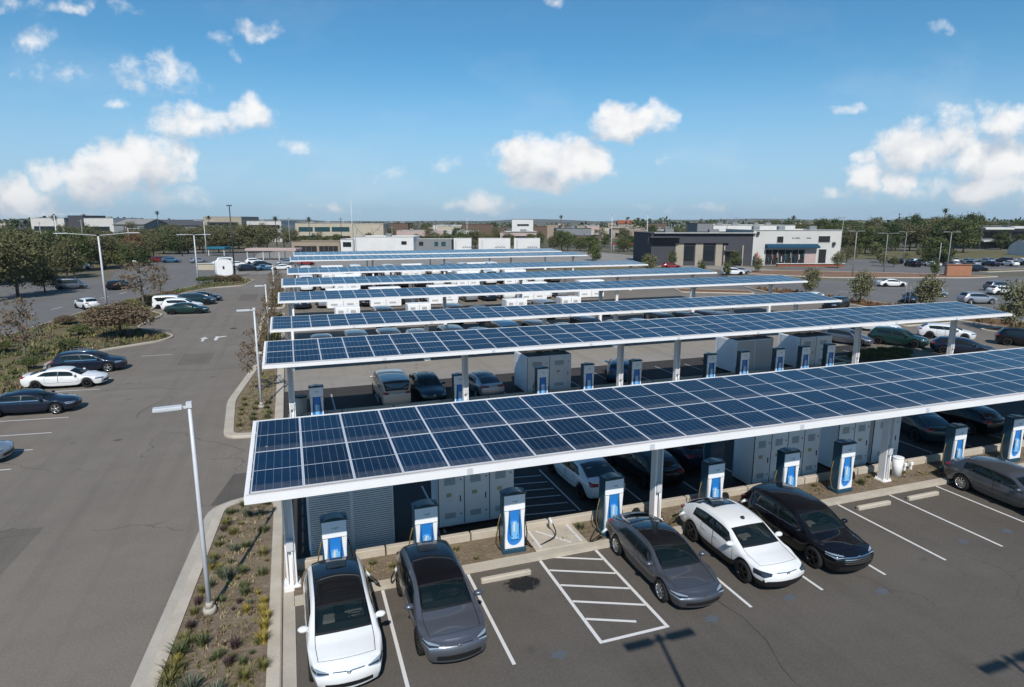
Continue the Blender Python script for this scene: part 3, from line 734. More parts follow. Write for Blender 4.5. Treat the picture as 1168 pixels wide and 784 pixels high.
# faded blue stamps and the oil stain on the bay floor
mk = MB()
for x, y in ((6.2,13.85),(11.05,13.8),(14.0,13.9),(22.55,14.6),(24.9,14.6),(17.0,13.2)):
    pts = [(x+.24*math.cos(2*PI*k/11)*(1+.25*math.sin(k*2.3)), y+.16*math.sin(2*PI*k/11)*(1+.3*math.cos(k*3.1)), LZ) for k in range(11)]
    mk.quad(pts)
tag(mk.build('bay_markings', M['paint_blue']), kind='structure')
mo, nt, b_ = nodemat('oil_stain', .6, .4)
co_ = nt.n('ShaderNodeTexCoord').outputs['Object']
ln = nt.n('ShaderNodeVectorMath', {0: nt.n('ShaderNodeVectorMath', {0: co_, 1: (.8,1.15,1)}, operation='MULTIPLY').outputs[0]}, operation='LENGTH').outputs[1]
al = nt.ramp(nt.math('ADD', ln, nt.math('MULTIPLY', nt.noise(co_, 4.5, 6, .7), 1.0)), [(.85,(.85,.85,.85)),(1.15,(0,0,0))])
mo.node_tree.links.new(al, b_.inputs['Alpha']); b_.inputs['Base Color'].default_value = (.012,.011,.011,1)
s_ = MB(); s_.quad([(-1.1,-.8,0),(1.1,-.8,0),(1.1,.8,0),(-1.1,.8,0)]); o_ = s_.build('oil_stain', mo, loc=(6.45,17.35,.013)); tag(o_, kind='structure')
# sealed cracks, patches and drains in the paving
M['tar'] = mat('crack_sealant', (.058,.053,.049), .6)
mk = MB(); rng_ = random.Random(14)
for k in range(15):
    x, y = (rng_.uniform(-14,-5.5), rng_.uniform(14,110)) if k < 11 else (rng_.uniform(6,40), rng_.uniform(6,14)); a = rng_.choice([0,PI/2,PI/2])+rng_.uniform(-.35,.35)
    for s_ in range(rng_.randrange(6,16)):
        x2, y2 = x+math.cos(a)*.55, y+math.sin(a)*.55; line(mk, x, y, x2, y2, rng_.uniform(.025,.05), .0065); x, y = x2, y2; a += rng_.uniform(-.38,.38)
tag(mk.build('crack_sealant', M['tar']), kind='structure')
M['patch'] = asphalt('patch_asphalt', (.135,.116,.096), (.165,.145,.122), .2, .6)
for pl_ in ([(-13.5,22),(-9.8,21.4),(-9.5,27),(-13.2,27.6)],[(-9.2,56),(-6.8,56),(-6.8,60.5),(-9.2,60.5)],[(-7.5,100),(-5,100),(-5,109),(-7.5,109)]): sheet('asphalt_patch', pl_, .0045, M['patch'])
for x, y in ((-6.2,74.0),):
    g = MB(); g.lathe([(.36,.006),(.36,.016),(.30,.018),(.02,.018)], n=20, sm=False); tag(g.build('manhole_cover', M['dark_iron'], loc=(x,y,0)), {33.5:'round iron manhole cover in the left drive near the second bed',74.0:'round iron manhole cover in the far left drive',11.6:'round iron manhole cover in front of the bays'}[y], 'manhole cover')
# wheel stops
for x, lab in ((6.05,'tan concrete wheel stop in the empty bay beside the hatched aisle'),(21.95,'tan concrete wheel stop beside the black suv bay'),(24.7,'tan concrete wheel stop nearest the dark grey hatchback')):
    wsb = MB(); wsb.box((0,0,.075), (1.72,.17,.15), bev=.03)
    tag(wsb.build('wheel_stop', M['kerb'], loc=(x,17.85,.006), rz=random.uniform(-.01,.01)), lab, 'wheel stop', 'wheel stops in the empty bays')
# low hills on the horizon
def hills(r, a0, a1, hmax, seed, m):
    mb = MB(); n = 130
    for k in range(n+1):
        a = R(lerp(a0, a1, k/n)); h = hmax*(.25+.75*abs(mnoise.fractal(Vector((k*.085+seed,seed,0)), 1.0, 2.0, 4))*1.3)
        x, y = math.sin(a), math.cos(a)
        for rr_, hh in ((r,-.5),(r*1.08,h),(r*1.25,h*.8),(r*1.3,-.5)): mb.v.append((x*rr_,y*rr_,hh))
    for k in range(n):
        for j in range(3): b = k*4+j; mb.face((b,b+1,b+5,b+4), 0, True)
    return tag(mb.build('hills', m), kind='structure')
M['hill'] = soil('hill_scrub', (.10,.11,.07), (.15,.13,.10), (.20,.18,.15), .004)
hills(2900, -80, 110, 15, 2.0, M['hill']); hills(4300, -80, 110, 34, 7.7, M['hill'])
# ------------------------------------------------------------------ solar canopies
random.seed(11)
def cell_material():
    m, nt, b = nodemat('solar_cells', .10, .24)
    tc = nt.n('ShaderNodeTexCoord').outputs['Object']; x, y, z = [nt.n('ShaderNodeSeparateXYZ', {0: tc}).outputs[k] for k in range(3)]
    oi = nt.n('ShaderNodeObjectInfo').outputs['Random']
    def lines(c, period, off, wd):
        f = nt.math('FRACT', nt.math('ADD', nt.math('DIVIDE', c, period), off))
        return nt.math('LESS_THAN', nt.math('ABSOLUTE', nt.math('SUBTRACT', f, .5)), wd/period/2)
    lx = lines(x, 1.30/6, .0, .011); ly = lines(y, .105, .25, .008)
    mid = nt.math('LESS_THAN', nt.math('ABSOLUTE', y), .016)
    tint = nt.mix(oi, (.002,.010,.027), (.004,.024,.064))
    tint = nt.mix(nt.math('MULTIPLY', nt.noise(tc, .9, 3), .5), tint, (.004,.012,.030))
    col = nt.mix(nt.math('MULTIPLY', ly, .12), tint, (.20,.24,.30)); col = nt.mix(nt.math('MULTIPLY', lx, .42), col, (.30,.36,.44)); col = nt.mix(mid, col, (.45,.48,.52))
    dust = nt.math('MULTIPLY', nt.ramp(nt.noise(tc, 2.2, 5), [(.45,(0,0,0)),(.85,(1,1,1))]), .04)
    col = nt.mix(dust, col, (.30,.31,.32))
    vo = nt.n('ShaderNodeTexVoronoi', {'Vector': nt.n('ShaderNodeVectorMath', {0: tc, 1: nt.n('ShaderNodeCombineXYZ', {0: nt.math('MULTIPLY', oi, 90.0), 1: nt.math('MULTIPLY', oi, 37.0)}).outputs[0]}, operation='ADD').outputs[0], 'Scale': .75, 'Randomness': 1.0}).outputs[0]
    col = nt.mix(nt.math('MULTIPLY', nt.math('LESS_THAN', nt.math('ADD', vo, nt.math('MULTIPLY', nt.noise(tc, 25, 2), .03)), .042), .75), col, (.50,.49,.46))
    low = nt.ramp(nt.math('MULTIPLY_ADD', y, -1.0, -.85), [(.0,(0,0,0)),(.12,(1,1,1))])
    col = nt.mix(nt.math('MULTIPLY', low, nt.math('MULTIPLY', nt.noise(tc, 3.5, 4), .22)), col, (.36,.34,.31))
    m.node_tree.links.new(col, b.inputs['Base Color'])
    m.node_tree.links.new(nt.math('MULTIPLY_ADD', nt.noise(tc, 1.5, 4), .14, .06), b.inputs['Roughness'])
    return m
M['cells'] = cell_material()
M['dusty_edge'] = wear('dusty_gutter', (.52,.47,.44), (.40,.36,.34), .6, .8, .2)
def canopy(x0, x1, yf, depth, posts, label, zf=4.2, zr=.36, fh=.17):
    """front edge along y = yf, panels rise towards the back"""
    root = thing('solar_canopy', label, 'solar canopy', (x0, yf, 0), 0, 'solar canopies over the charging bays')
    Lx = x1-x0; ang = math.atan2(zr, depth)
    ca, sa = math.cos(ang), math.sin(ang)
    def Z(y): return zf+.27+zr*y/depth
    # modules: two rows, portrait
    ncol = round((Lx-.30)/1.345); mw = (Lx-.30)/ncol; ml = (math.hypot(depth, zr)-.34)/2
    pm = MB(); hx, hy, fr = mw/2-.003, ml/2-.003, .03
    pm.quad([(-hx+fr,-hy+fr,.038),(hx-fr,-hy+fr,.038),(hx-fr,hy-fr,.038),(-hx+fr,hy-fr,.038)], 0)
    o = [(-hx,-hy),(hx,-hy),(hx,hy),(-hx,hy)]; i_ = [(-hx+fr,-hy+fr),(hx-fr,-hy+fr),(hx-fr,hy-fr),(-hx+fr,hy-fr)]
    for k in range(4):
        j = (k+1) % 4
        pm.quad([(*o[k],.041),(*o[j],.041),(*i_[j],.041),(*i_[k],.041)], 1); pm.quad([(*o[k],0),(*o[j],0),(*o[j],.041),(*o[k],.041)], 1)
    pm.quad([(p[0],p[1],0) for p in o[::-1]], 1)
    proto = None
    for r in range(2):
        for c in range(ncol):
            dist = .17+ml/2+r*(ml+.0)
            px, py, pz = .15+mw*(c+.5), dist*ca, zf+.265+dist*sa
            if proto is None: proto = pn = pm.build('solar_panel', [M['cells'], M['alu']], root)
            else: pn = proto.copy(); C.objects.link(pn); pn.parent = root
            pn.location = (px,py,pz+random.uniform(-.004,.004)); pn.rotation_euler = (ang+R(random.uniform(-.22,.22)), R(random.uniform(-.22,.22)), 0)
    W = M['white_steel']
    f = MB(); f.box((Lx/2,.035,zf+.28-fh/2), (Lx,.07,fh)); f.box((Lx/2,.12,zf+.30-fh),(Lx-.02,.10,.04)); 
    f.build('front_beam', W, root)
    f = MB(); f.box((Lx/2,.115,zf+.285), (Lx-.1,.085,.018)); f.build('gutter', M['dusty_edge'], root)
    if yf < 50:
        f = MB(); n_ = int(Lx/6.1)
        for k in range(1, n_+1): f.box((Lx*k/(n_+1),-.004,zf+.28-fh/2),(.18,.008,fh-.03))
        f.build('splice_plate', M['alu'], root)
    f = MB(); f.box((Lx/2,depth-.035,Z(depth)-.12), (Lx,.07,.26)); f.build('rear_beam', W, root)
    for xx in (.035, Lx-.035):
        f = MB(); f.bar((xx,.074,zf+.15),(xx,depth-.074,Z(depth)-.12),.07,.26); f.bar((xx+(.05 if xx < 1 else -.05),.10,zf+.285),(xx+(.05 if xx < 1 else -.05),depth-.1,Z(depth)+.015),.07,.02); f.build('end_beam', W, root)
    for q in (.2,.4,.6,.8):
        f = MB(); yy = depth*q; f.box((Lx/2,yy,Z(yy)-.10), (Lx-.15,.07,.16)); f.build('purlin', M['alu'], root)
    yp = 2.9 if depth > 5 else depth*.95 if zf < 4 else depth*.62
    for xp in posts:
        xx = xp-x0
        h = Z(yp)-.46
        p = MB()
        for dx in (-.13,.13): p.box((xx+dx,yp,h/2+.02),(.05,.34,h-.04))
        p.box((xx,yp,h/2+.02),(.209,.05,h-.04))
        po = p.build('post', W, root)
        q = MB(); q.box((xx,yp,.10),(.52,.50,.17),bev=.03)
        for dx in (-.2,.2):
            for dy in (-.19,.19): q.lathe([(.025,.18),(.025,.25)], c=(xx+dx,yp+dy,0), n=6)
        q.build('base_plate', W, po)
        q = MB(); q.bar((xx,.45,Z(.45)-.25),(xx,depth-.35,Z(depth-.35)-.25),.16,.15)
        for sgn in (-1,1): q.bar((xx,yp+sgn*.15,h-.55),(xx,yp+sgn*1.0,Z(yp+sgn*1.0)-.30),.10,.12)
        q.build('cross_beam', W, root)
        if yf < 40:
            q = MB(); q.box((xx,yp-.215,1.55),(.22,.09,.34),bev=.015); q.box((xx,yp-.262,1.55),(.17,.006,.28)); q.build('junction_box', M['alu'], po)
            q = MB(); q.tube([(xx+.05,yp-.20,.2),(xx+.05,yp-.20,1.4)], .022, 6); q.tube([(xx-.05,yp-.20,1.7),(xx-.05,yp-.20,h-.1),(xx-.05,yp-.35,h+.12)], .022, 6); q.build('conduit', M['alu'], po)
    return root
canopy(-1.5, 47, 16.7, 5.55, (-.55,12.72,24.45,36.6,46), 'nearest solar canopy, its front row of panels largest, above the parked white and grey cars', fh=.22)
canopy(-1.6, 52.3, 32.7, 4.5, (-.35,9.47,19.9,24.2,40.0,50), 'solar canopy of the second row, its right end pointing at the parked white car', 4.2, .42)
canopy(-1.62, 50.8, 47.3, 4.2, (-.38,10.4,21.0,28.1,41,49), 'solar canopy of the third row, shorter than the second and ending by a black car', zf=3.6)
canopy(-1.2, 58, 59.2, 4.4, (-.2,14.5,32.0,44.0,55), 'solar canopy of the fourth row, its tip reaching past the third towards the pale building')
canopy(-1.0, 56, 73.6, 5.4, (0,14,28,42,54), 'solar canopy of the fifth row, with pale vans under its front edge')
canopy(-.4, 55.6, 91, 5.6, (.6,14,28,42,54), 'solar canopy of the sixth row, behind the row of vans')
canopy(.1, 59, 120.5, 6.4, (1,15,29,43,57), 'solar canopy of the seventh row, last but one before the white buildings')
canopy(.9, 61, 138.5, 7.2, (2,16,30,44,58), 'farthest solar canopy, in front of the white containers')
# ------------------------------------------------------------------ charging stations
M['navy'] = mat('charger_shell', (.016,.062,.100), .35, coat=.3)
M['cap'] = mat('charger_cap', (.008,.045,.058), .35, coat=.3)
M['header'] = mat('charger_header', (.86,.87,.88), .35)
M['front_white'] = mat('charger_front', (.80,.80,.80), .4)
M['recess'] = mat('charger_recess', (.02,.20,.58), .3, coat=.4)
M['holder'] = mat('charger_holder', (.20,.50,.80), .25, coat=.5)
M['holder_pale'] = mat('connector_grip', (.62,.66,.68), .35)
M['cable'] = mat('cable', (.010,.010,.010), .55)
M['cable_tan'] = mat('old_cable', (.14,.10,.03), .6)
M['mark'] = mat('header_mark', (.06,.07,.09), .5)
def charger(loc, label, rz=0, group='charging stations of the nearest row'):
    """front faces -y"""
    root = thing('charging_station', label, 'charging station', loc, rz, group)
    b = MB(); b.box((0,-.07,.09),(.86,.56,.18),bev=.03); b.build('base', M['navy'], root)
    s = MB()
    prof = [(-.22,.16),(-.26,.3),(-.24,1.0),(-.27,1.55),(-.285,1.62),(-.285,2.20),(-.22,2.24),(.05,2.24),(.12,2.16),(.12,.16)]
    n = len(prof)
    for sx in (-.395,.395): s.v += [(sx,y,z) for y,z in prof]
    s.face(range(n-1,-1,-1)); s.face(range(n,2*n))
    for i in range(n): j = (i+1) % n; s.face((i,j,n+j,n+i))
    s.build('shell', M['navy'], root)
    h = MB(); h.box((0,-.31,1.90),(.76,.05,.56),bev=.02); h.build('header', M['header'], root)
    c = MB(); 
    pts = [(-.42+.84*k/10, 2.19+.10*math.sin(PI*k/10)) for k in range(11)]
    c.v += [(x,-.345,2.17) for x,_ in pts]+[(x,-.345,z) for x,z in pts]+[(x,.13,z-.02) for x,z in pts]+[(x,.13,2.13) for x,_ in pts]
    for k in range(10):
        for r in range(3): c.face((r*11+k,r*11+k+1,r*11+12+k,r*11+11+k))
    c.face([0,11,22,33]); c.face([10,43,32,21]); c.build('cap', M['cap'], root)
    k_ = MB()                                              # little worn wordmark on the header
    for x, w_, z in ((-.06,.05,1.94),(.005,.035,1.937),(.055,.04,1.945),(.105,.05,1.952),(.04,.09,1.905)): k_.box((x,-.337,z),(w_,.004,.016))
    k_.build('nameplate', M['mark'], root)
    # front: a white U around the rounded blue recess
    f = MB(); N = 12; out = []; inn = []
    zt, zb_ = 1.60, .20
    def wo(z): return .37-.035*math.sin(PI*(z-zb_)/(zt-zb_))
    lev = [zt-(zt-.62)*k/6 for k in range(7)]
    L_in = [(-.245-.030*math.cos(PI*(z-.62)/.98), z) for z in lev]+[(-.275*math.cos(PI*k/N), .62-.34*math.sin(PI*k/N)) for k in range(1,N)]+[(.245+.030*math.cos(PI*(z-.62)/.98), z) for z in lev[::-1]]
    m_ = len(L_in)
    def outer(p, i):
        if i < 7: return (-wo(p[1]), p[1])
        if i >= m_-7: return (wo(p[1]), p[1])
        t = (i-6)/(m_-13); 
        if t < .25: return (-wo(.5), lerp(.62,zb_,t/.25))
        if t > .75: return (wo(.5), lerp(zb_,.62,(t-.75)/.25))
        return (lerp(-wo(.5),wo(.5),(t-.25)/.5), zb_)
    yf_ = -.325
    f.v += [(x,yf_,z) for x,z in L_in]+[(*[outer(p,i)[0]],yf_,outer(p,i)[1]) for i,p in enumerate(L_in)]+[(x,-.262,z) for x,z in L_in]+[(outer(p,i)[0]*1.02,-.25,outer(p,i)[1]) for i,p in enumerate(L_in)]
    for i in range(m_-1):
        f.face((i,m_+i,m_+i+1,i+1)); f.face((i+1,2*m_+i+1,2*m_+i,i)); f.face((m_+i,3*m_+i,3*m_+i+1,m_+i+1))
    f.build('front_panel', M['front_white'], root)
    r = MB(); r.v += [(x*.995,-.292,z) for x,z in L_in]; r.face(range(m_)[::-1]); r.build('recess', M['recess'], root)
    q = MB()
    for sx in (-.18,.18): q.tube([(sx,-.312,1.58),(sx*1.02,-.315,1.1),(sx*.9,-.318,.75),(sx*.3,-.32,.58)], .016, 6)
    q.build('cable_loop', M['navy'], root)
    g = MB(); g.box((0,-.315,.86),(.27,.05,.66),bev=.06); go = g.build('connector_holder', M['holder'], root)
    g = MB(); g.box((-.03,-.345,1.0),(.075,.03,.36),bev=.012); g.build('connector', M['holder_pale'], go)
    for sg in (-1,1):
        g = MB(); g.tube([(sg*.40,.05,1.35),(sg*.50,.02,1.0),(sg*.56,-.02,.55),(sg*.50,-.1,.2),(sg*.43,-.12,.12)], .020, 7); g.build('cable', M['cable_tan'] if sg < 0 else M['cable'], root)
    return root
CH = [(.80,'charging station behind the white crossover at the left end'),(3.72,'charging station behind the dark grey crossover'),(6.80,'charging station behind the empty bay with the wheel stop'),
      (10.65,'charging station behind the grey fastback beside the hatched aisle'),(15.1,'charging station behind the white car with a black roof panel'),(18.75,'charging station behind the black suv'),
      (21.75,'charging station between the two empty bays, left of the white bin'),(28.35,'charging station at the tail of the dark grey hatchback'),(32.3,'charging station at the right edge, beyond the dark grey hatchback')]
c0 = None
for i, (x, lab) in enumerate(CH):
    if c0 is None: c0 = charger((x,19.48,.10), lab)
    else: dup(c0, (x,19.45+random.uniform(-.04,.04),.10), R(random.uniform(-2,2)), lab)
ROW2 = [(.97,'charging station of the second row beside its left end post'),(9.35,'charging station of the second row left of the silver car'),(14.8,'charging station in front of the white equipment cabinet with a dark top'),
        (18.05,'charging station just right of the white equipment cabinet with a dark top'),(21.6,'charging station in front of the dark car in the second row'),(27.6,'charging station of the second row beside the right hand pair of posts'),
        (30.45,'charging station at the left corner of the louvred cabinet'),(33.6,'charging station in front of the louvred cabinet'),(36.0,'charging station between the louvred cabinet and the plain pale cabinet'),(38.4,'charging station at the right end of the second row')]
for x, lab in ROW2: dup(c0, (x,36.6+random.uniform(-.05,.05),.08), R(random.uniform(-2,2)), lab, 'charging stations of the second row')
dup(c0, (17.0,21.7,0), PI+.1, 'charging station turned away in the shade left of the long white cabinet', 'charging stations of the nearest row')
# cables plugged into the cars
def plug(pts, label, col='cable'):
    root = thing('charging_cable', label, 'cable', pts[-1], 0, 'cables plugged into the charging cars')
    o = Vector(pts[-1]); rel = [tuple(Vector(p)-o) for p in pts]
    sm = []
    for i in range(len(rel)-1):
        a, b = Vector(rel[max(i-1,0)]), Vector(rel[i]); c_, d = Vector(rel[i+1]), Vector(rel[min(i+2,len(rel)-1)])
        for k in range(5):
            t = k/5; sm.append(.5*((2*b)+(c_-a)*t+(2*a-5*b+4*c_-d)*t*t+(3*b-a-3*c_+d)*t**3))
    sm.append(Vector(rel[-1]))
    t = MB(); t.tube(sm, .024, 7); t.build('lead', M[col], root)
    h = MB(); d = (Vector(rel[-1])-Vector(rel[-2])).normalized(); h.tube([-d*.22,-d*.10,d*.02], [.035,.05,.055], 8); h.build('plug', M['holder_pale'], root)
plug([(1.25,19.4,.5),(1.75,19.0,.12),(2.0,18.5,.20),(1.95,18.2,.5),(1.62,18.35,.82)], 'black cable looped from the charging station to the white crossover')
plug([(3.25,19.4,.5),(2.75,19.0,.14),(2.45,18.5,.2),(2.4,18.25,.55),(2.62,18.3,.85)], 'black cable looped up to the rear corner of the dark grey crossover')
plug([(10.2,19.4,.5),(9.75,19.1,.14),(9.6,18.8,.2),(9.7,18.5,.5),(9.98,18.4,.80)], 'cable running to the tail of the grey fastback')
plug([(14.6,19.4,.6),(13.75,19.2,.15),(13.0,19.0,.2),(12.9,18.7,.55),(13.2,18.45,.88)], 'yellowish cable running to the tail of the white car with the black roof panel', 'cable_tan')
plug([(18.3,19.4,.6),(17.4,19.2,.15),(16.2,19.0,.25),(15.75,18.8,.6),(16.0,18.5,.92)], 'black cable running to the tail of the black suv')
plug([(7.25,19.35,.5),(7.5,19.2,.15),(8.0,19.25,.20),(8.5,19.45,.35),(8.45,19.9,.75)], 'black cable hanging slack over the ramp by the empty bay')
def hose(x, y, lab):
    g = MB(); g.box((0,0,.14),(.30,.22,.28),bev=.04); g.box((.0,-.02,.31),(.2,.16,.08),bev=.02)
    tag(g.build('junction_box', M['black'], loc=(x,y,.12)), lab, 'junction box', 'small boxes along the low wall')
for x, y, l in ((12.2,20.1,'small black box on the dirt beside the second canopy post'),(16.4,20.15,'small black box between the white car and the black suv chargers'),(19.9,20.15,'small black box on the dirt right of the black suv charger'),(23.2,20.15,'small black box left of the double post'),(29.9,20.1,'small black box between the last two charging stations')): hose(x, y, l)
for k, x in enumerate((26.35,26.75)):
    g = MB(); g.box((0,0,.16),(.09,.09,.32)); g.box((0,-.03,.30),(.15,.12,.14),bev=.02); tag(g.build('utility_post', M['header'], loc=(x,20.1,.11)), ('short grey utility post right of the white bin','twin short grey utility post farther from the white bin')[k], 'utility post', 'short utility posts')
b_ = thing('litter_bin', 'white tapered bin beside the double canopy post', 'bin', (25.45,19.75,.11))
g = MB(); g.lathe([(.19,0),(.23,.86)], n=18); g.build('body', M['front_white'], b_)
g = MB(); g.lathe([(.24,.86),(.24,.90),(.21,.905),(.04,.91)], n=18); g.build('lid', M['header'], b_)
b_ = thing('litter_bin', 'cream round bin beside the left end post of the second row', 'bin', (.12,37.9,0))
g = MB(); g.lathe([(.30,0),(.36,1.35)], n=18); g.build('body', M['gutter'], b_)
g = MB(); g.lathe([(.37,1.35),(.37,1.42),(.30,1.43)], n=18); g.build('lid', M['black'], b_)
# ------------------------------------------------------------------ equipment cabinets
M['cab'] = wear('cabinet_paint', (.86,.86,.86), (.78,.78,.78), .7, .5, .4, fine=None)
M['cab_white'] = wear('cabinet_white', (.87,.87,.87), (.80,.80,.80), .7, .5, .4, fine=None)
M['grey_pole'] = mat('grey_pole', (.26,.26,.26), .5)
M['label_yellow'] = mat('label', (.45,.40,.22), .5)
M['top_dark'] = wear('roofing_felt', (.035,.033,.03), (.12,.10,.08), 1.2, .9, .1)
def cabinet(loc, w, d, h, label, doors=3, louvre=False, rz=0, col='cab', dark_top=False):
    root = thing('equipment_cabinet', label, 'cabinet', loc, rz, 'equipment cabinets between the bays')
    b = MB(); b.box((0,0,h/2+.12),(w,d,h),bev=.03); bo = b.build('body', M[col], root)
    b = MB(); b.box((0,0,.06),(w-.1,d-.1,.12)); b.build('plinth', M['black'], root)
    if dark_top:
        b = MB(); b.box((0,0,h+.135),(w-.06,d-.06,.03)); b.build('roof', M['top_dark'], root)
        for k in range(4):
            b = MB(); b.box((-w*.3+k*w*.2,random.uniform(-.4,.3),h+.20),(.4,.35,.12),bev=.03); b.build('vent', M['top_dark'], root)
    if louvre:
        for px in (-w/4, w/4):
            b = MB(); b.box((px,-d/2-.004,h/2+.15),(w/2-.12,.012,h-.25)); b.build('recess', M['grey_pole'], root)
            b = MB(); n = int(h/.085)
            for k in range(n): b.box((px,-d/2-.012,.25+k*(h-.2)/n),(w/2-.12,.03,.045))
            b.build('louvre_panel', M[col], root)
    else:
        for k in range(doors):
            dw = w/doors; x = -w/2+dw*(k+.5)
            b = MB(); b.box((x,-d/2-.012,h/2+.12),(dw-.035,.026,h-.14)); do = b.build('door', M[col], root)
            vb = MB()
            for q in range(7): vb.box((x-dw*.06,-d/2-.03,h*.78+q*.045),(dw*.42,.012,.022))
            for q in range(5): vb.box((x-dw*.06,-d/2-.03,h*.20+q*.045),(dw*.42,.012,.022))
            vb.build('vent', M['grey_pole'], do)
            sb = MB(); sb.box((x-dw/2+.004,-d/2-.014,h/2+.12),(.022,.03,h-.1)); sb.build('door_gap_shade', M['black'], bo)  # black strip paints the dark gap between the doors
            lb = MB(); lb.box((x-dw*.1,-d/2-.028,h*.60),(.20,.008,.15)); lb.build('warning_label', M['label_yellow'], do)
            hb = MB(); hb.box((x+dw*.34,-d/2-.035,h*.52),(.035,.03,.24)); hb.box((x+dw*.36,-d/2-.03,h*.85),(.04,.02,.06)); hb.box((x+dw*.36,-d/2-.03,h*.25),(.04,.02,.06)); hb.build('handle', M['black'], do)
    b = MB()
    for k in range(int(h/.09)): b.box((-w/2-.012,0,.3+k*.085),(.025,d*.7,.04))
    b.build('side_grille', M[col], root)
    return root
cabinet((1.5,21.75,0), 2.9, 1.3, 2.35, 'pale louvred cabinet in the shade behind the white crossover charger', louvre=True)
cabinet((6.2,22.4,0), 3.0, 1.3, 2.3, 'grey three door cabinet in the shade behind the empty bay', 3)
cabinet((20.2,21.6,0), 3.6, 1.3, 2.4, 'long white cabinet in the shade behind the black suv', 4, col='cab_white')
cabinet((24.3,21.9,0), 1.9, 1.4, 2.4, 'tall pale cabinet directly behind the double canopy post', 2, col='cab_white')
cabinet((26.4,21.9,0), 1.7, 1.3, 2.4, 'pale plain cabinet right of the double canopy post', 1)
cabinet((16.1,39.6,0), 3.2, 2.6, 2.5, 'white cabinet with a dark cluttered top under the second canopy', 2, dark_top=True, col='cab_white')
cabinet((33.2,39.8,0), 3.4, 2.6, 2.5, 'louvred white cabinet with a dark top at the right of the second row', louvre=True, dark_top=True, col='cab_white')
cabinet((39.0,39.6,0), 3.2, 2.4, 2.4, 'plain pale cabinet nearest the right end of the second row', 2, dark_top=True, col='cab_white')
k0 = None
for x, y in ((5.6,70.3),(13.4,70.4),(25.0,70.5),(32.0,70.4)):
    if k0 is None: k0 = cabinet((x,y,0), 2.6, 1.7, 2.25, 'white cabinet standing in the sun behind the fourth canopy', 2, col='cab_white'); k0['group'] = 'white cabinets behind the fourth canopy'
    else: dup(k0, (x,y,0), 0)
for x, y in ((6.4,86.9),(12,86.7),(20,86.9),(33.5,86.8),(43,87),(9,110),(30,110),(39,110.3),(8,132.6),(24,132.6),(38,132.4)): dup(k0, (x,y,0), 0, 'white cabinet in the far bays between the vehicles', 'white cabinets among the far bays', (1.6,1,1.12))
# ------------------------------------------------------------------ lamps and poles
M['led'] = mat('led_lens', (.75,.75,.72), .3)
def street_lamp(loc, h, heads, label, rz=0, name='street_lamp', r=.09, arm=.55, hl=.78, colr='pole_steel', group='lamp posts on the site', base=True, up=.0):
    """heads: list of arm bearings in radians"""
    root = thing(name, label, 'lamp post', loc, rz, group)
    p = MB(); p.tube([(0,0,0),(0,0,h*.5),(0,0,h)], [r,r*.82,r*.62], 8); p.build('pole', M[colr], root)
    if base:
        b = MB(); b.lathe([(r*2.6,0),(r*2.5,.16),(r*2.1,.19)], n=14); b.lathe([(r*1.5,.19),(r*1.3,.36)], n=10); b.build('footing', M['gutter'], root)
    for a in heads:
        c_, s_ = math.cos(a), math.sin(a)
        q = MB(); q.bar((0,0,h-.08),(c_*arm,s_*arm,h-.08+up),.07,.07); q.box((0,0,h-.02),(r*1.9,r*1.9,.16)); ao = q.build('arm', M[colr], root)
        q = MB(); q.box((c_*(arm+hl/2),s_*(arm+hl/2),h-.06+up),(hl,.27,.085),rz=a,bev=.02); ho = q.build('lamp_head', M[colr if colr != 'dark_pole' else 'pole_steel'], ao)
        q = MB(); q.box((c_*(arm+hl/2),s_*(arm+hl/2),h-.115+up),(hl*.7,.24,.012),rz=a); q.build('lens', M['led'], ho)
    return root
street_lamp((-2.87,18.83,.11), 6.42, [PI+.12], 'nearest lamp post, tall and pale with one flat head, standing in the front bed', arm=.17, hl=.72, r=.075)
street_lamp((-2.2,40.7,.11), 6.2, [PI+.12], 'pale single head lamp post in the second bed, by the second canopy', arm=.22, hl=.75, r=.08)
street_lamp((-2.3,64.4,.11), 5.4, [PI+.12], 'pale single head lamp post in the third bed, by the fourth canopy', arm=.22, hl=.75, r=.08)
street_lamp((-2.3,96,.11), 5.2, [PI+.12], 'pale single head lamp post in the farthest bed by the canopy ends', arm=.22, hl=.75, r=.08)
street_lamp((6.4,2.86,0), 10.5, [0.0,PI], 'double head lamp post whose shadow falls on the bay floor by the hatched aisle', arm=.25, hl=.85)
street_lamp((14.72,-1.00,0), 10.5, [0.0,PI], 'double head lamp post whose shadow reaches the bottom right corner', arm=.25, hl=.85)
street_lamp((-23.4,96.9,.1), 9.6, [PI+.25,.15], 'tall double arm street lamp standing at the roadside in the left bank', r=.16, arm=3.2, hl=1.5, base=False, up=.3)
street_lamp((-16.2,129.8,.1), 9.0, [PI,0], 'tall double arm lamp post on the far island behind the parked cars', r=.14, arm=1.2, hl=1.6, base=False)
street_lamp((-45,219,0), 9.3, [.2], 'slim single arm street lamp beyond the road, by the tree belt', r=.15, arm=1.5, hl=1.5, base=False)
street_lamp((-66,165,0), 10.5, [PI], 'curved single arm lamp among the trees at the far left', r=.15, arm=2.2, hl=1.2, base=False, up=-.8)
street_lamp((-52,180,0), 13.0, [0,PI], 'double arm street lamp rising out of the left tree belt', r=.16, arm=4, hl=2.0, base=False, up=.2)
street_lamp((-26,235,0), 11.5, [0,PI], 'double arm street lamp behind the blue parking shelter', r=.15, arm=1.5, hl=1.5, base=False, up=.2)
t = thing('utility_pole', 'tall black pole beside the white tank on the far island', 'pole', (-10.9,143.7,.1))
g = MB(); g.tube([(0,0,0),(0,0,14.6)], [.16,.10], 8); g.build('pole', M['dark_pole'], t)
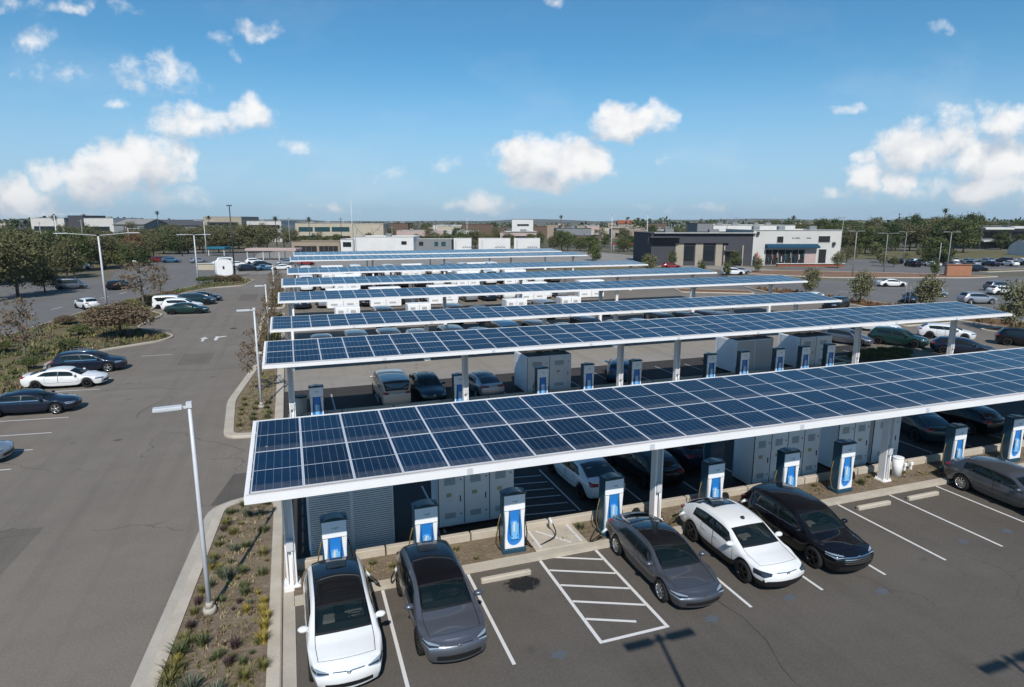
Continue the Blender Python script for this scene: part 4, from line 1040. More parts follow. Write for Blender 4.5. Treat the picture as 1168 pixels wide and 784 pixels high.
g = MB(); g.box((0,0,14.5),(1.0,.12,.16)); g.box((-.4,0,14.4),(.16,.16,.2)); g.box((.4,0,14.4),(.16,.16,.2)); g.box((.22,0,8.2),(.3,.3,.35),bev=.05); g.build('crossarm', M['dark_pole'], t)
street_lamp((110.7,101.1,.1), 9.4, [PI-.35,-.35], 'dark double head pole in the road bank right of the pale shop', r=.12, arm=.6, hl=1.1, colr='grey_pole', base=False)
street_lamp((129.1,109.4,.0), 8.8, [PI-.4,-.4,1.2], 'grey three head lamp post left of the parked cars on the right', r=.11, arm=1.0, hl=1.4, base=False, colr='grey_pole')
street_lamp((161.2,130.8,0), 8.6, [PI-.4,-.4], 'slim double head lamp post in the far right lot', r=.10, arm=.9, hl=1.3, base=False, colr='grey_pole')
street_lamp((130.5,95.6,.1), 9.2, [PI-.4,-.4], 'double head lamp post at the left end of the orange wall', r=.11, arm=.5, hl=1.2, base=False, colr='grey_pole')
g = thing('utility_pole', 'bare pole just beside the double head lamp at the orange wall', 'pole', (129.6,96.9,.1)); q = MB(); q.tube([(0,0,0),(0,0,6.9)], [.11,.09], 8); q.build('pole', M['grey_pole'], g); q = MB(); q.lathe([(.22,0),(.2,.3)], n=10); q.build('footing', M['gutter'], g)
for x, y, h, lab in ((21.4,229.8,19,'tall slim mast in front of the cream block with branch shadows'),(80.6,294.6,13.5,'slim mast above the white containers'),(106.9,199.8,13.4,'pale double head mast right of the containers'),(118.6,195.7,13.8,'slim mast left of the dark shop')):
    street_lamp((x,y,0), h, [0] if h > 15 else [0,PI], lab, r=.13, arm=.5, hl=1.0, base=False, group='masts beyond the canopies')
# white tank on the far island
t = thing('tank', 'white rounded utility tank beside the tall black pole', 'tank', (-12.9,143.2,.1), .25)
g = MB(); out = []
for k in range(32):                                         # rounded upright drum, flat faced
    a = 2*PI*k/32; c_, s_ = math.cos(a), math.sin(a); out.append((1.65*math.copysign(abs(c_)**.5,c_), 1.85+1.75*math.copysign(abs(s_)**.5,s_)))
for y in (-1.1,-1.0,1.0,1.1):
    e = .94 if abs(y) > 1.05 else 1; g.v += [(x*e,y,1.85+(z-1.85)*e) for x,z in out]
for r in range(3):
    for k in range(32): g.face((r*32+k,r*32+(k+1)%32,r*32+32+(k+1)%32,r*32+32+k), 0, True)
g.face(range(32)); g.face(range(127,95,-1)); g.build('drum', M['white_steel'], t)
g = MB(); g.box((0,0,.18),(2.4,2.2,.36)); g.build('cradle', M['gutter'], t)
g = MB(); g.box((-.2,-1.12,2.0),(.35,.06,.6)); g.build('hatch', M['dark_pole'], t)
# ------------------------------------------------------------------ cars in their places
random.seed(3)
DOWN, UP, EAST_, WEST_ = -PI/2, PI/2, 0.0, PI
def place(root, x, y, rz, label, cat='car', group=None, z=.006):
    root.location = (x,y,z); root.rotation_euler = (0,0,rz); return tag(root, label, cat, group)
FR = 'cars charging in the front row'
place(build_car('crossover','white','parked_car', roofglass=True, badge='vee', noseline=M['chrome'], rimmat='rim_dark', grille=(.47,.33,.60), screen=True, vent=True), .72, 16.58, DOWN+.01, 'white crossover with a black glass roof at the left end of the front row', 'car', FR)
place(build_car('crossover','gray','parked_car', L=4.7, H=1.63, roofglass='black', lamp='sweep', rimmat='rim_dark', upper_grille=None, noseline=M['black'], seatmat='seat_dark', grille=(.50,.34,.62), screen=True), 3.50, 16.66, DOWN+.015, 'dark grey crossover with a black roof beside the white crossover', 'car', FR)
place(build_car('fastback','graphite','parked_car', roofglass=True, rim='ten', badge='tee', lamp='sweep', grille=(.46,.33,.62)), 11.02, 16.55, DOWN-.02, 'grey fastback with silver ten spoke wheels beside the hatched aisle', 'car', FR)
place(build_car('coupe_suv','white','parked_car', roofglass='rear', trim=True, lamp='dark', rimmat='rim_dark', roof_dot=True, vent=True, grille=(.50,.32,.74), noseline=M['chrome'], tail='bar'), 14.10, 16.55, DOWN-.01, 'white car with black wheels, black sills and a black roof panel', 'car', FR)
place(build_car('suv','black','parked_car', upper_grille=(.78,.56), rimmat='rim_dark', brightline=True, lamp='sweep', grille=(.48,.32,.7)), 16.92, 16.55, DOWN-.005, 'black suv with a chrome barred grille', 'car', FR)
place(build_car('hatch','graphite','parked_car', rim='ten', L=4.8, H=1.55), 27.72, 16.35, DOWN-.03, 'dark grey hatchback at the right edge, alone past the empty bays', 'car', FR)
SH = 'cars in the shade under the nearest canopy'
place(build_car('sedan','white','parked_car', rim='five', tail='wrap', rimmat='rim_dark'), 11.75, 24.05, UP+.02, 'white sedan with red tail lamps in the shade behind the fastback charger', 'car', SH)
place(build_car('hatch','black','parked_car', rimmat='rim_dark'), 14.75, 24.0, UP, 'black car in the shade behind the second canopy post', 'car', SH)
place(build_car('crossover','navy','parked_car', rimmat='rim_dark'), 17.3, 25.2, UP, 'dark blue car deep in the shade left of the long white cabinet', 'car', SH)
place(build_car('fastback','teal','parked_car', rimmat='rim_dark', rim='ten'), 32.0, 24.1, UP-.35, 'dark teal car in the shade at the right edge behind the last charger', 'car', SH)
place(build_car('hatch','black','parked_car'), 35.3, 24.2, UP, 'black hatchback in the shade past the right edge', 'car', SH)
LL = 'cars parked along the left bank'
place(build_car('sedan','navy','parked_car', brightline=True, L=4.95), -15.45, 44.75, EAST_-.06, 'dark navy sedan with bright window trim, nearest whole car in the left bays', 'car', LL)
place(build_car('sedan','white','parked_car', rimmat='rim_dark', L=4.9, zdeck=1.06), -15.45, 51.3, EAST_-.06, 'white sedan between the navy sedan and the dark suv in the left bays', 'car', LL)
place(build_car('suv','navy','parked_car', brightline=True, rails=True), -15.2, 56.2, EAST_-.05, 'dark navy suv with bright window trim behind the white sedan', 'car', LL)
place(build_car('hatch','silver','parked_car'), -15.9, 36.0, EAST_-.05, 'silver car cut off by the left edge of the photo', 'car', LL)
R2 = 'cars facing away in the second row'
def big_pickup(loc, label):
    """open-bed work truck seen from behind"""
    t = build_car('van','tan','work_van', H=1.95, rimmat='rim_dark'); return place(t, *loc, label, 'van', R2)
big_pickup((5.75,40.4,UP), 'white boxy van with a cluttered roof left of the black car in the second row')
place(build_car('sedan','teal','parked_car', H=1.5, rimmat='rim_dark'), 9.05-.9, 40.6, DOWN, 'dark teal car facing the camera in the second row', 'car', R2)
place(build_car('fastback','silver','parked_car', tail='bar', roofglass=True), 11.9, 40.3, UP+.05, 'silver car with a red tail bar beside the second row cabinet', 'car', R2)
place(build_car('hatch','blue','parked_car', H=1.5, rimmat='rim_dark'), 22.7, 40.6, UP-.5, 'dark blue hatchback behind the middle posts of the second row', 'car', R2)
# ---- small far cars: one prototype per shape and colour, then copies
FAR = {}
def far_car(shape, pnt, x, y, rz, label, group, cat='car', z=.004, sc=1.0, name=None):
    key = (shape, pnt); nm = name or ('van' if shape == 'van' else 'parked_car')
    if key not in FAR: r = FAR[key] = build_car(shape, pnt, nm, near=0, rimmat='rim_dark' if pnt != 'silver' else 'rim_silver')
    else: r = copy_tree(FAR[key]); 
    r.scale = (sc,)*3
    return place(r, x, y, rz, label, cat, group, z)
CL = 'cars in the farther left bays'
far_car('sedan','green',-12.6,88.2,EAST_-.1,'dark green sedan in front of the cluster in the far left bays',CL)
far_car('suv','white',-13.6,91.6,EAST_-.05,'white suv half hidden behind the dark green sedan',CL)
far_car('van','white',-15.4,94.6,EAST_,'white van with its pale rear towards the bank in the far left bays',CL,'van',sc=.8)
far_car('suv','teal',-12.6,97.4,EAST_-.05,'dark teal suv next to the white van in the far left bays',CL)
far_car('sedan','black',-12.2,101.2,EAST_-.1,'black sedan at the far end of the left bays',CL)
RD = 'vehicles on the left road'
far_car('hatch','white',-25.9,97.8,WEST_-1.0,'white car driving on the left road by the double arm lamp',RD,name='car')
far_car('van','gray',-35.6,127,EAST_+.2,'grey van standing beyond the left road under the trees',RD,'van',sc=.85)
far_car('suv','black',-27.9,124.3,UP-.3,'black suv driving away on the left road',RD,name='car')
far_car('hatch','black',-37.5,88,UP-.4,'black car at the left edge on the near lane of the road',RD,name='car')
OL = 'cars in the lot beyond the left road'
for i, (sh, c, x, y) in enumerate([('hatch','white',-47.4,179),('sedan','silver',-50,186),('suv','red',-35.3,203),('suv','blue',-31.2,199),('sedan','white',-38.4,197),('hatch','silver',-24,196),('sedan','white',-58,172),('suv','black',-43,200)]):
    far_car(sh, c, x, y, EAST_+.3*(i % 3), ('%s car in the lot beyond the left road' % {'white':'white','silver':'silver','red':'red','blue':'blue','black':'black'}[c]), OL)
TP = 'cars behind the tall black pole'
for i, (sh, c, x, y) in enumerate([('suv','navy',-9.2,160.4),('sedan','white',-13.1,176),('hatch','blue',-5.2,160.5),('sedan','white',-2.0,161),('suv','black',-6.5,172),('van','white',-16.5,181),('hatch','red',4.0,176),('sedan','silver',-1,180),('suv','white',-9,186)]):
    far_car(sh, c, x, y, .2+PI*(i % 2), '%s %s in the lot behind the tall black pole' % ({'navy':'navy'}.get(c, c), {'van':'van'}.get(sh, 'suv' if sh == 'suv' else 'car')), TP, 'van' if sh == 'van' else 'car', z=-.008)
RR = 'cars to the right of the canopies'
place(build_car('crossover','pearl','parked_car', H=1.55, rimmat='rim_dark'), 61.0, 44.0, DOWN+.75, 'white crossover parked on its own past the tip of the second canopy', 'car', RR)
place(build_car('suv','green','parked_car', rimmat='rim_dark'), 53.6, 43.2, DOWN+.55, 'dark green suv left of the white crossover, past the second canopy', 'car', RR)
far_car('hatch','navy',55.3,38.3,DOWN+.7,'dark blue car just showing over the nearest canopy',RR)
far_car('hatch','gray',49.6,45.4,DOWN+.5,'grey car behind the dark green suv',RR)
far_car('sedan','white',58.3,50.0,DOWN+.6,'white sedan half hidden behind the tip of the second canopy',RR)
far_car('suv','black',64.6,38.8,DOWN+.6,'black suv at the right edge over the nearest canopy',RR)
far_car('sedan','white',71.2,71.6,WEST_+.4,'white sedan with a blue windscreen by the third canopy tip',RR)
far_car('suv','black',68.2,64.4,WEST_+.35,'black suv at the tip of the third canopy',RR)
far_car('hatch','navy',84.3,66.5,WEST_+.5,'dark car on the east road behind the strip of trees',RR)
far_car('suv','silver',91.6,62.2,EAST_-.35,'silver suv parked in the lot behind the strip of trees',RR)
far_car('hatch','white',106.5,68.5,EAST_-.3,'white hatchback right of the silver suv',RR)
far_car('suv','gray',112.0,72.6,EAST_-.3,'grey suv behind the white hatchback at the right edge',RR)
far_car('van','silver',93,70,EAST_-.35,'pale van behind the silver suv',RR,'van',sc=.8)
far_car('sedan','white',101.0,83.8,EAST_-.35,'white and black car on the east road before the red bank',RR)
far_car('suv','white',90.6,113.8,EAST_-.3,'white suv in front of the dark shop',RR)
far_car('hatch','silver',94.0,115.6,EAST_-.3,'silver car in front of the dark shop',RR)
far_car('hatch','red',88.3,134.0,EAST_-.3,'dark red car by the trees in front of the dark shop',RR)
RL = 'cars in the far right lot'
cols = ['black','white','silver','gray','navy','white','black','silver']
for i in range(17):
    row = i//9; x = 150+(i % 9)*5.2+row*6; y = 119+row*10-(i % 9)*1.3
    c = cols[(i*5+row) % 8]
    far_car(['suv','sedan','hatch'][i % 3], c, x, y, UP-.3, '%s car in the far right lot before the tree belt' % ('grey' if c == 'gray' else c), RL)
for x, y, c in ((158,123.6,'white'),(161.5,122.8,'silver'),(168.6,128.3,'black'),(150,103,'navy')): far_car('suv', c, x, y, EAST_-.3, '%s suv near the front of the far right lot' % ('navy' if c == 'navy' else c), RL)
# ---- rows of vehicles under the canopies behind
mixes = {
 55.4: ('dark vehicles behind the third canopy', [(2.2+2.79*k, s, c) for k, (s, c) in enumerate([('suv','black'),('van','navy'),('van','black'),('suv','graphite'),('van','gray'),('suv','navy'),('van','blue'),('van','black'),('suv','black'),('van','navy'),('suv','graphite'),('suv','blue'),('van','black'),('van','black'),('van','navy'),('suv','gray')])]),
 89.6: ('vehicles showing between the fourth and fifth canopies', [(1.2+2.9*k, s, c) for k, (s, c) in enumerate([('suv','navy'),('hatch','silver'),('suv','black'),('sedan','black'),('van','white'),('suv','gray'),('hatch','black'),('sedan','white'),('van','silver'),('suv','navy'),('hatch','white'),('sedan','navy'),('suv','white'),('hatch','silver')])]),
 112.6: ('vehicles showing between the fifth and sixth canopies', [(2.5+3.2*k, s, c) for k, (s, c) in enumerate([('van','white'),('suv','white'),('hatch','silver'),('sedan','black'),('suv','navy'),('hatch','black'),('suv','black'),('sedan','white'),('suv','white'),('sedan','silver'),('van','white'),('suv','black'),('hatch','white'),('sedan','white'),('suv','gray')])]),
 135.5: ('pale vehicles showing between the sixth and seventh canopies', [(3+3.3*k, s, c) for k, (s, c) in enumerate([('van','white'),('van','silver'),('suv','white'),('van','white'),('hatch','black'),('van','white'),('suv','silver'),('van','white'),('sedan','white'),('van','silver'),('van','white'),('suv','black'),('van','white'),('suv','white')])]),
}
for y, (grp, lst) in mixes.items():
    for k, (x, s, c) in enumerate(lst):
        noun = 'van' if s == 'van' else 'suv' if s == 'suv' else 'car'
        far_car(s, c, x, y+random.uniform(-.3,.3), (DOWN if k % 3 == 0 else UP)+random.uniform(-.03,.03), '%s %s in the row of %s' % ({'gray':'grey','graphite':'dark grey'}.get(c, c), noun, grp), grp, 'van' if s == 'van' else 'car', sc=(1.0 if s == 'van' else 1.12) if y < 100 else 1.15)
far_car('hatch','blue',2.6,56.2,UP,'blue car in the sun behind the left end of the third canopy','vehicles between the third and fourth canopies')
far_car('van','navy',9.4,70.6,UP,'dark van between the white cabinets behind the fourth canopy','vehicles behind the fourth canopy','van')
far_car('van','gray',17.2,70.4,UP,'grey van between the white cabinets behind the fourth canopy','vehicles behind the fourth canopy','van')
far_car('van','silver',28.6,70.6,UP,'pale silver van between the white cabinets behind the fourth canopy','vehicles behind the fourth canopy','van')
far_car("suv","black",20.8,70.4,DOWN,"black suv between the white cabinets behind the fourth canopy",'vehicles between the third and fourth canopies')
far_car('van','teal',19.5,61.5,UP,'dark teal van under the fourth canopy','vehicles between the third and fourth canopies','van')
far_car('sedan','white',36.2,70.6,UP,'white sedan at the right of the white cabinets behind the fourth canopy','vehicles between the third and fourth canopies')
# ------------------------------------------------------------------ plants and trees
random.seed(21)
def leafmat(name, c1, c2, trans=.12):
    m, nt, b = nodemat(name, .7, .2)
    oi = nt.n('ShaderNodeObjectInfo').outputs['Random']
    co = nt.n('ShaderNodeTexCoord').outputs['Object']
    f = nt.math('ADD', nt.math('MULTIPLY', nt.noise(co, 6.0, 2), .7), nt.math('MULTIPLY', oi, .35))
    m.node_tree.links.new(nt.mix(f, c1, c2), b.inputs['Base Color'])
    b.inputs['Subsurface Weight'].default_value = 0
    return m
LEAF = {
 'dark': (leafmat('leaf_dark', (.032,.052,.019), (.058,.080,.028)), leafmat('leaf_dark_light', (.060,.085,.030), (.095,.115,.045))),
 'olive': (leafmat('leaf_olive', (.085,.088,.040), (.14,.135,.062)), leafmat('leaf_olive_light', (.11,.11,.048), (.16,.145,.07))),
 'green': (leafmat('leaf_green', (.055,.075,.026), (.10,.115,.040)), leafmat('leaf_green_light', (.090,.11,.038), (.15,.16,.06))),
 'brown': (leafmat('leaf_brown', (.12,.085,.055), (.18,.125,.08)), leafmat('leaf_brown_light', (.15,.115,.07), (.22,.165,.10))),
 'pale': (leafmat('leaf_pale', (.12,.12,.060), (.17,.165,.085)), leafmat('leaf_pale_light', (.18,.18,.095), (.26,.24,.13))),
 'rust': (leafmat('leaf_rust', (.14,.075,.040), (.20,.11,.06)), leafmat('leaf_rust_light', (.18,.11,.06), (.24,.15,.08))),
}
M['bark'] = wear('bark', (.085,.065,.05), (.14,.115,.09), 3, .9, .1)
M['bark_pale'] = wear('bark_pale', (.20,.17,.14), (.13,.11,.09), 3, .9, .1)
def crown_mesh(rng, nclump, nleaf, leaf, spread=(1,1,1), shape='round', open_=0.0):
    """unit crown: centre (0,0,0), about one unit wide and high; leaf-sized faces in uneven clumps"""
    mb = MB()
    for c in range(nclump):
        for _ in range(30):
            p = Vector((rng.uniform(-1,1), rng.uniform(-1,1), rng.uniform(-1,1)))
            if .25 < p.length < 1: break
        if shape == 'column': p.x *= .7; p.y *= .7
        if shape == 'cone': k = (1-p.z)*.5*.8+.2; p.x *= k; p.y *= k
        if shape == 'flat': p.z = abs(p.z)*.8-.1
        p = Vector((p.x*.42*spread[0], p.y*.42*spread[1], p.z*.44*spread[2]))
        r = rng.uniform(.07,.15)*(1-open_*.4); light = 1 if rng.random() < .42 else 0
        for l in range(nleaf):
            d = Vector((rng.gauss(0,1), rng.gauss(0,1), rng.gauss(0,.8)))
            q = p+d*r*.6
            u = Vector((rng.gauss(0,1), rng.gauss(0,1), rng.gauss(0,1))).normalized(); w = u.cross(Vector((rng.gauss(0,1),rng.gauss(0,1),rng.gauss(0,1)))).normalized()
            s = leaf*rng.uniform(.6,1.3)
            mb.quad([q-u*s, q-w*s*.55, q+u*s, q+w*s*.55], light)
    return mb
def trunk_mb(rng, h, r, nl, lean=.1, spread=.45, top=.9, m=0):
    """tapered trunk with limbs; h total height where limbs end, unit scaled by caller"""
    mb = MB(); lx, ly = rng.uniform(-lean,lean)*h, rng.uniform(-lean,lean)*h
    pts = [(0,0,0),(lx*.2,ly*.2,h*.22),(lx*.5,ly*.4,h*.5),(lx,ly,h*top)]
    mb.tube(pts, [r*1.25,r,r*.75,r*.22], 7)
    for k in range(nl):
        t = rng.uniform(.30,.8); a = 2*PI*k/nl+rng.uniform(-.5,.5); base = Vector((lx*t,ly*t*.9,h*t))
        L = h*spread*rng.uniform(.6,1)*(1.15-t)
        mid = base+Vector((math.cos(a)*L*.5,math.sin(a)*L*.5,L*.45)); end = base+Vector((math.cos(a)*L,math.sin(a)*L,L*.95))
        mb.tube([base,mid,end], [r*.5,r*.32,r*.10], 5)
        for s_ in (-1,1): mb.tube([mid, mid+Vector((math.cos(a+s_*.8)*L*.45,math.sin(a+s_*.8)*L*.45,L*.4))], [r*.25,r*.07], 4)
    return mb
PROTO = {}
SPEC = { # leaf set, clumps, leaves per clump, leaf size, crown base share, shape, limbs, openness
 'belt_a': ('dark', 90, 60, .027, .16, 'round', 4, 0), 'belt_b': ('dark', 84, 60, .028, .12, 'column', 3, 0), 'belt_c': ('olive', 84, 56, .027, .18, 'round', 4, 0), 'belt_d': ('green', 84, 58, .027, .14, 'round', 4, 0),
 'belt_e': ('dark', 76, 58, .028, .05, 'cone', 0, 0), 'thin': ('olive', 60, 34, .024, .22, 'round', 8, .5), 'rust': ('rust', 70, 50, .028, .15, 'round', 4, .1),
 'sparse': ('brown', 46, 16, .030, .26, 'round', 9, .7), 'light': ('pale', 95, 26, .029, .16, 'column', 7, .5), 'green': ('green', 55, 30, .035, .14, 'column', 4, .2), 'bush': ('brown', 170, 60, .024, .0, 'flat', 6, 0), 'hedge': ('green', 110, 44, .030, 0, 'flat', 5, 0),
}
def tree(kind, x, y, h, w, label, group=None, z=0.0, name='tree', var=3):
    k = (kind, random.randrange(var))
    if k not in PROTO:
        lf, nc, nl, ls, cb, shp, limbs, op = SPEC[kind]
        rng = random.Random(sum(map(ord, kind))+k[1]*17)
        cm = crown_mesh(rng, nc, nl, ls, shape=shp, open_=op)
        r = thing(name, label, 'tree' if kind not in ('bush','hedge') else 'shrub')
        bark = M['bark_pale'] if kind in ('light','sparse') else M['bark']
        tb = trunk_mb(rng, 1.0, .022 if kind not in ('bush','hedge') else .02, max(limbs,2), spread=.5 if shp != 'column' else .32, top=.86); t = tb.build('trunk', bark, r)
        c = cm.build('crown', list(LEAF[lf]), r); c.location = (0,0,cb+(1-cb)*.46); c.scale = (1,1,(1-cb)*1.05)
        PROTO[k] = r
    else: r = copy_tree(PROTO[k])
    for ch in r.children:                                   # trunk keeps its girth, crown takes the width
        ch.scale.x = ch.scale.y = w/h
    r.name = name
    r.location = (x,y,z); r.rotation_euler = (0,0,random.uniform(0,2*PI)); r.scale = (h,h,h)
    cat = 'tree' if kind not in ('bush','hedge') else 'shrub'
    return tag(r, label, cat, group)
NB = 'trees of the left bank'
tree('sparse',-20.9,60.8,5.6,4.0,'bare brownish tree at the left edge above the dark suv',NB,.1)
tree('sparse',-18.7,95.2,6.6,6.4,'wide bare brownish tree left of the far parked cars',NB,.1)
tree('sparse',-18.9,108.8,5.2,4.0,'small bare tree behind the far parked cars',NB,.1)
tree('bush',-16.2,71.2,4.0,6.6,'broad reddish brown bush on the tip of the left bank','shrubs of the left bank',.1,'bush',1)
for i, (x, y, h, w, k) in enumerate([(-19.6,57.5,1.3,1.4,'hedge'),(-21.5,54,1.1,1.3,'hedge'),(-19,65.4,1.2,2.0,'hedge'),(-17.2,104,1.5,2.8,'bush'),(-12.9,131,1.6,3.4,'bush'),(-15.2,129,1.6,3.2,'hedge'),(-10.2,131.4,1.5,3.0,'bush'),(-18.6,98.6,1.6,2.6,'bush'),(-22.5,89,1.4,2.4,'hedge'),(-24.5,66,1.4,2.4,'hedge'),(-27,60,1.6,2.6,'hedge'),(-30,52,1.7,2.6,'hedge'),(-20.5,74,1.2,2.2,'hedge'),(-24,82,1.3,2.2,'bush')]):
    tree(k, x, y, h, w, ('low green shrub on the left bank' if k == 'hedge' else 'low brown shrub on the left bank'), 'shrubs of the left bank', .1, 'bush', 2)
for x, y, h, w, lab in ((-2.5,44.6,4.6,2.6,'bare brown sapling in the second bed beside the second canopy'),(-2.3,61.5,4.4,2.4,'bare brown sapling at the end of the fourth canopy'),(-2.3,76,4.2,2.6,'bare brown sapling at the end of the fifth canopy'),(-2.2,92,4.4,2.6,'bare brown sapling at the end of the sixth canopy'),(-2.2,108,4.4,2.8,'bare brown sapling nearest the seventh canopy')):
    tree('sparse', x, y, h, w, lab, 'saplings at the canopy ends', .1)
RT = 'young trees right of the canopies'
for x, y, h, w, k, lab in [(77.0,77.8,4.7,4.4,'light','pale young tree behind the tip of the third canopy'),(75.3,67.1,5.0,4.9,'light','pale young tree between the third and second canopy tips'),(77.6,58.8,5.0,5.4,'light','pale bushy young tree behind the second canopy tip'),(71.0,44.2,5.8,4.8,'light','pale young tree at the right edge'),
        (128.0,121.5,4.4,5.0,'light','pale round young tree at the right corner of the pale shop'),(86.4,110.3,3.7,3.0,'green','small green tree in front of the blue awning, left'),(106.0,132.5,4.6,4.6,'green','green tree against the dark shop wall'),(83.6,137.4,4.2,3.6,'green','green tree at the left corner of the dark shop'),(91.4,138.1,4.5,3.2,'green','slim green tree by the dark shop windows'),(75.7,122.8,4.6,4.8,'light','yellowish young tree left of the dark shop front'),
        (80,158,5.2,4.8,'green','green tree beyond the tip of the fifth canopy'),(84,168,6.8,5.6,'green','tall green tree right of the white containers'),(86.4,119.1,3.3,2.9,'green','small slim tree before the dark shop door'),(126.2,95.0,4.2,2.8,'green','bright green shrub tree left of the orange wall'),(78.0,128,3.8,3.4,'light','small pale tree beyond the sixth canopy tip'),(100.5,117.5,3.5,3.4,'light','small pale tree in front of the pale shop')]:
    tree(k, x, y, h, w, lab, RT)
# the belts of tall trees left and right
LB = 'tall trees of the left belt'
rng = random.Random(5)
kinds = ['belt_a','belt_b','belt_c','belt_d','belt_c','belt_e','belt_d','thin','thin']
names = {'thin':'thin feathery tree in the left belt','belt_a':'dense dark tree in the left belt','belt_b':'narrow dark tree in the left belt','belt_c':'olive toned tree in the left belt','belt_d':'mid green tree in the left belt','belt_e':'pointed dark conifer in the left belt','rust':'rust coloured tree in the left belt'}
def cap(px, d):                                             # the belts keep below this height
    yt = curve([(0,256),(60,257),(90,262),(150,261),(200,257),(290,253),(340,256),(420,255),(500,258),(700,262),(760,253),(840,249),(900,250),(960,248),(1035,247),(1070,242),(1110,244),(1130,250),(1168,247),(1250,247)], px)
    return 11.5-(yt+rng.uniform(-1.5,4.5)-252)*d/733
def PX(px, d):                                              # a point at distance d on bearing number px
    a = YAW+math.atan((px-584)/733.5); return d*math.sin(a), d*math.cos(a)
rows = [(118,[(6,9.5,9),(-22,11,10)]),(128,[(42,5.2,5)]),(150,[(-40,14,11),(-8,13,10),(22,12.5,9)]),(158,[(66,8,6.5),(78,6.0,4.6)]),(176,[(-60,15,12),(-30,15,11),(2,14,10),(30,13.5,9),(52,12.5,8.5),(84,11,8),(112,9,8)]),(186,[(98,6.5,6),(114,7,6.5),(130,6.5,6),(146,6.5,6.5),(160,5.5,6)]),
        (205,[(-50,15,12),(-14,14,10),(18,14,10),(44,13,9),(70,12.5,9),(92,11.5,9),(122,9,8),(150,8.5,7)]),(232,[(100,12,9),(118,11.5,9),(134,11.5,9.5),(152,11,9),(168,10,8)]),(252,[(60,13,10),(82,13,10),(184,11.5,10),(200,12,11),(214,12,11),(229,11,10),(246,10.5,10),(262,11,10),(276,10.5,9.5),(292,10,9)]),
        (285,[(108,12.5,10),(126,12,11),(142,12,11),(158,11.5,11),(174,11.5,11),(190,12,12),(206,12.5,12),(222,12,12),(240,11.5,12),(256,11.5,12),(272,11.5,12),(288,11,11),(304,10.5,11),(320,9.5,9),(332,8.5,8)]),(330,[(0,15,14),(20,15,14),(40,14,14),(60,13,14),(80,13.5,13),(100,13,13),(230,12.5,13),(250,12.5,13),(268,12.5,13)])]
for d, lst in rows:
    for px, h, w in lst:
        k = kinds[rng.randrange(len(kinds))]
        if d > 240 and px > 190 and rng.random() < .5: k = 'belt_c'
        if (d, px) == (205, 150): k = 'rust'
        x, y = PX(px+rng.uniform(-3,3), d+rng.uniform(-6,6)); tree(k, x, y, min(h*rng.uniform(.92,1.06), cap(px, d)), w, names[k], LB)
RB = 'tall trees of the right belt'
for d, lst in [(205,[(1070,7.5,8),(1083,5.5,6)]),(262,[(975,9.5,9),(992,10,9),(1006,9,8)]),(290,[(960,9,9),(980,10.5,10),(1000,11,10),(1020,11,10),(1040,11,10),(1056,12,11),(1074,12,11),(1092,12,11),(1105,12,11)]),
        (330,[(950,10.5,11),(970,11.5,11),(990,12,12),(1010,12,12),(1030,12.5,12),(1050,14,12),(1068,14.5,12),(1086,14.5,12),(1104,14.5,12),(1116,8,8),(1146,7.5,7),(1168,6.5,7)]),
        (400,[(900,13.5,12),(918,13,12),(936,14,12),(954,13.5,12),(975,13.5,13),(1000,13.5,13),(1025,14,13),(1046,15,13),(1064,16,13),(1080,17,12),(1098,17,13),(1112,16,12),(1128,14,12),(1150,15,12)]),(480,[(862,12.5,12),(876,13.5,12),(890,12.5,12),(906,14,13),(924,13.5,13),(942,14,13),(960,14.5,14),(1140,15.5,13),(1165,15,13)]),
        (300,[(772,9.5,9),(784,10,9),(796,9.5,9),(806,9,8),(758,8,8)]),(250,[(578,7,7),(640,8.5,8),(648,7.5,7),(632,6.5,6),(712,6.0,7),(662,5.5,6),(672,6,6)]),(268,[(497,7,8),(508,7.5,7),(528,8,7),(536,9,7),(544,8,7),(520,6.5,7)]),(330,[(566,7.5,8),(578,8.5,8),(600,7,7),(445,9.5,5)]),(285,[(345,6,7),(356,5,6),(372,5.5,7),(384,6.5,6),(395,5,6),(460,5,6),(474,6,6),(486,5.5,6),(556,6,7),(606,6,6),(618,7,7),(655,6,6),(676,6,7),(690,5,6),(706,6,6),(722,6,7)]),(400,[(640,8,8),(652,8,8),(690,8,8),(715,8.5,9),(745,9,9),(470,8,8),(350,9,8),(330,9,9),(410,9,8),(520,8,8),(590,8,8)])]:
    for px, h, w in lst:
        k = kinds[rng.randrange(len(kinds))]
        if px < 700: k = ['green','belt_d','belt_c'][rng.randrange(3)]
        x, y = PX(px+rng.uniform(-2,2), d+rng.uniform(-5,5))
        lab = names[k].replace('left belt','right belt') if px > 700 and k in names else 'dark green tree among the far buildings'
        tree(k, x, y, min(h*rng.uniform(.93,1.05), cap(px, d)), w, lab, RB if px > 700 else 'trees among the far buildings')
for i in range(14):
    px = rng.uniform(962,1062); d = rng.uniform(185,250); x, y = PX(px, d); h = rng.uniform(3,5.5)
    tree(['thin','light','green'][i % 3], x, y, h, h*rng.uniform(.7,1), ['thin small tree on the dry lawn of the far right lot','pale small tree on the dry lawn of the far right lot','green small tree on the dry lawn of the far right lot'][i % 3], 'small trees of the far right lot')
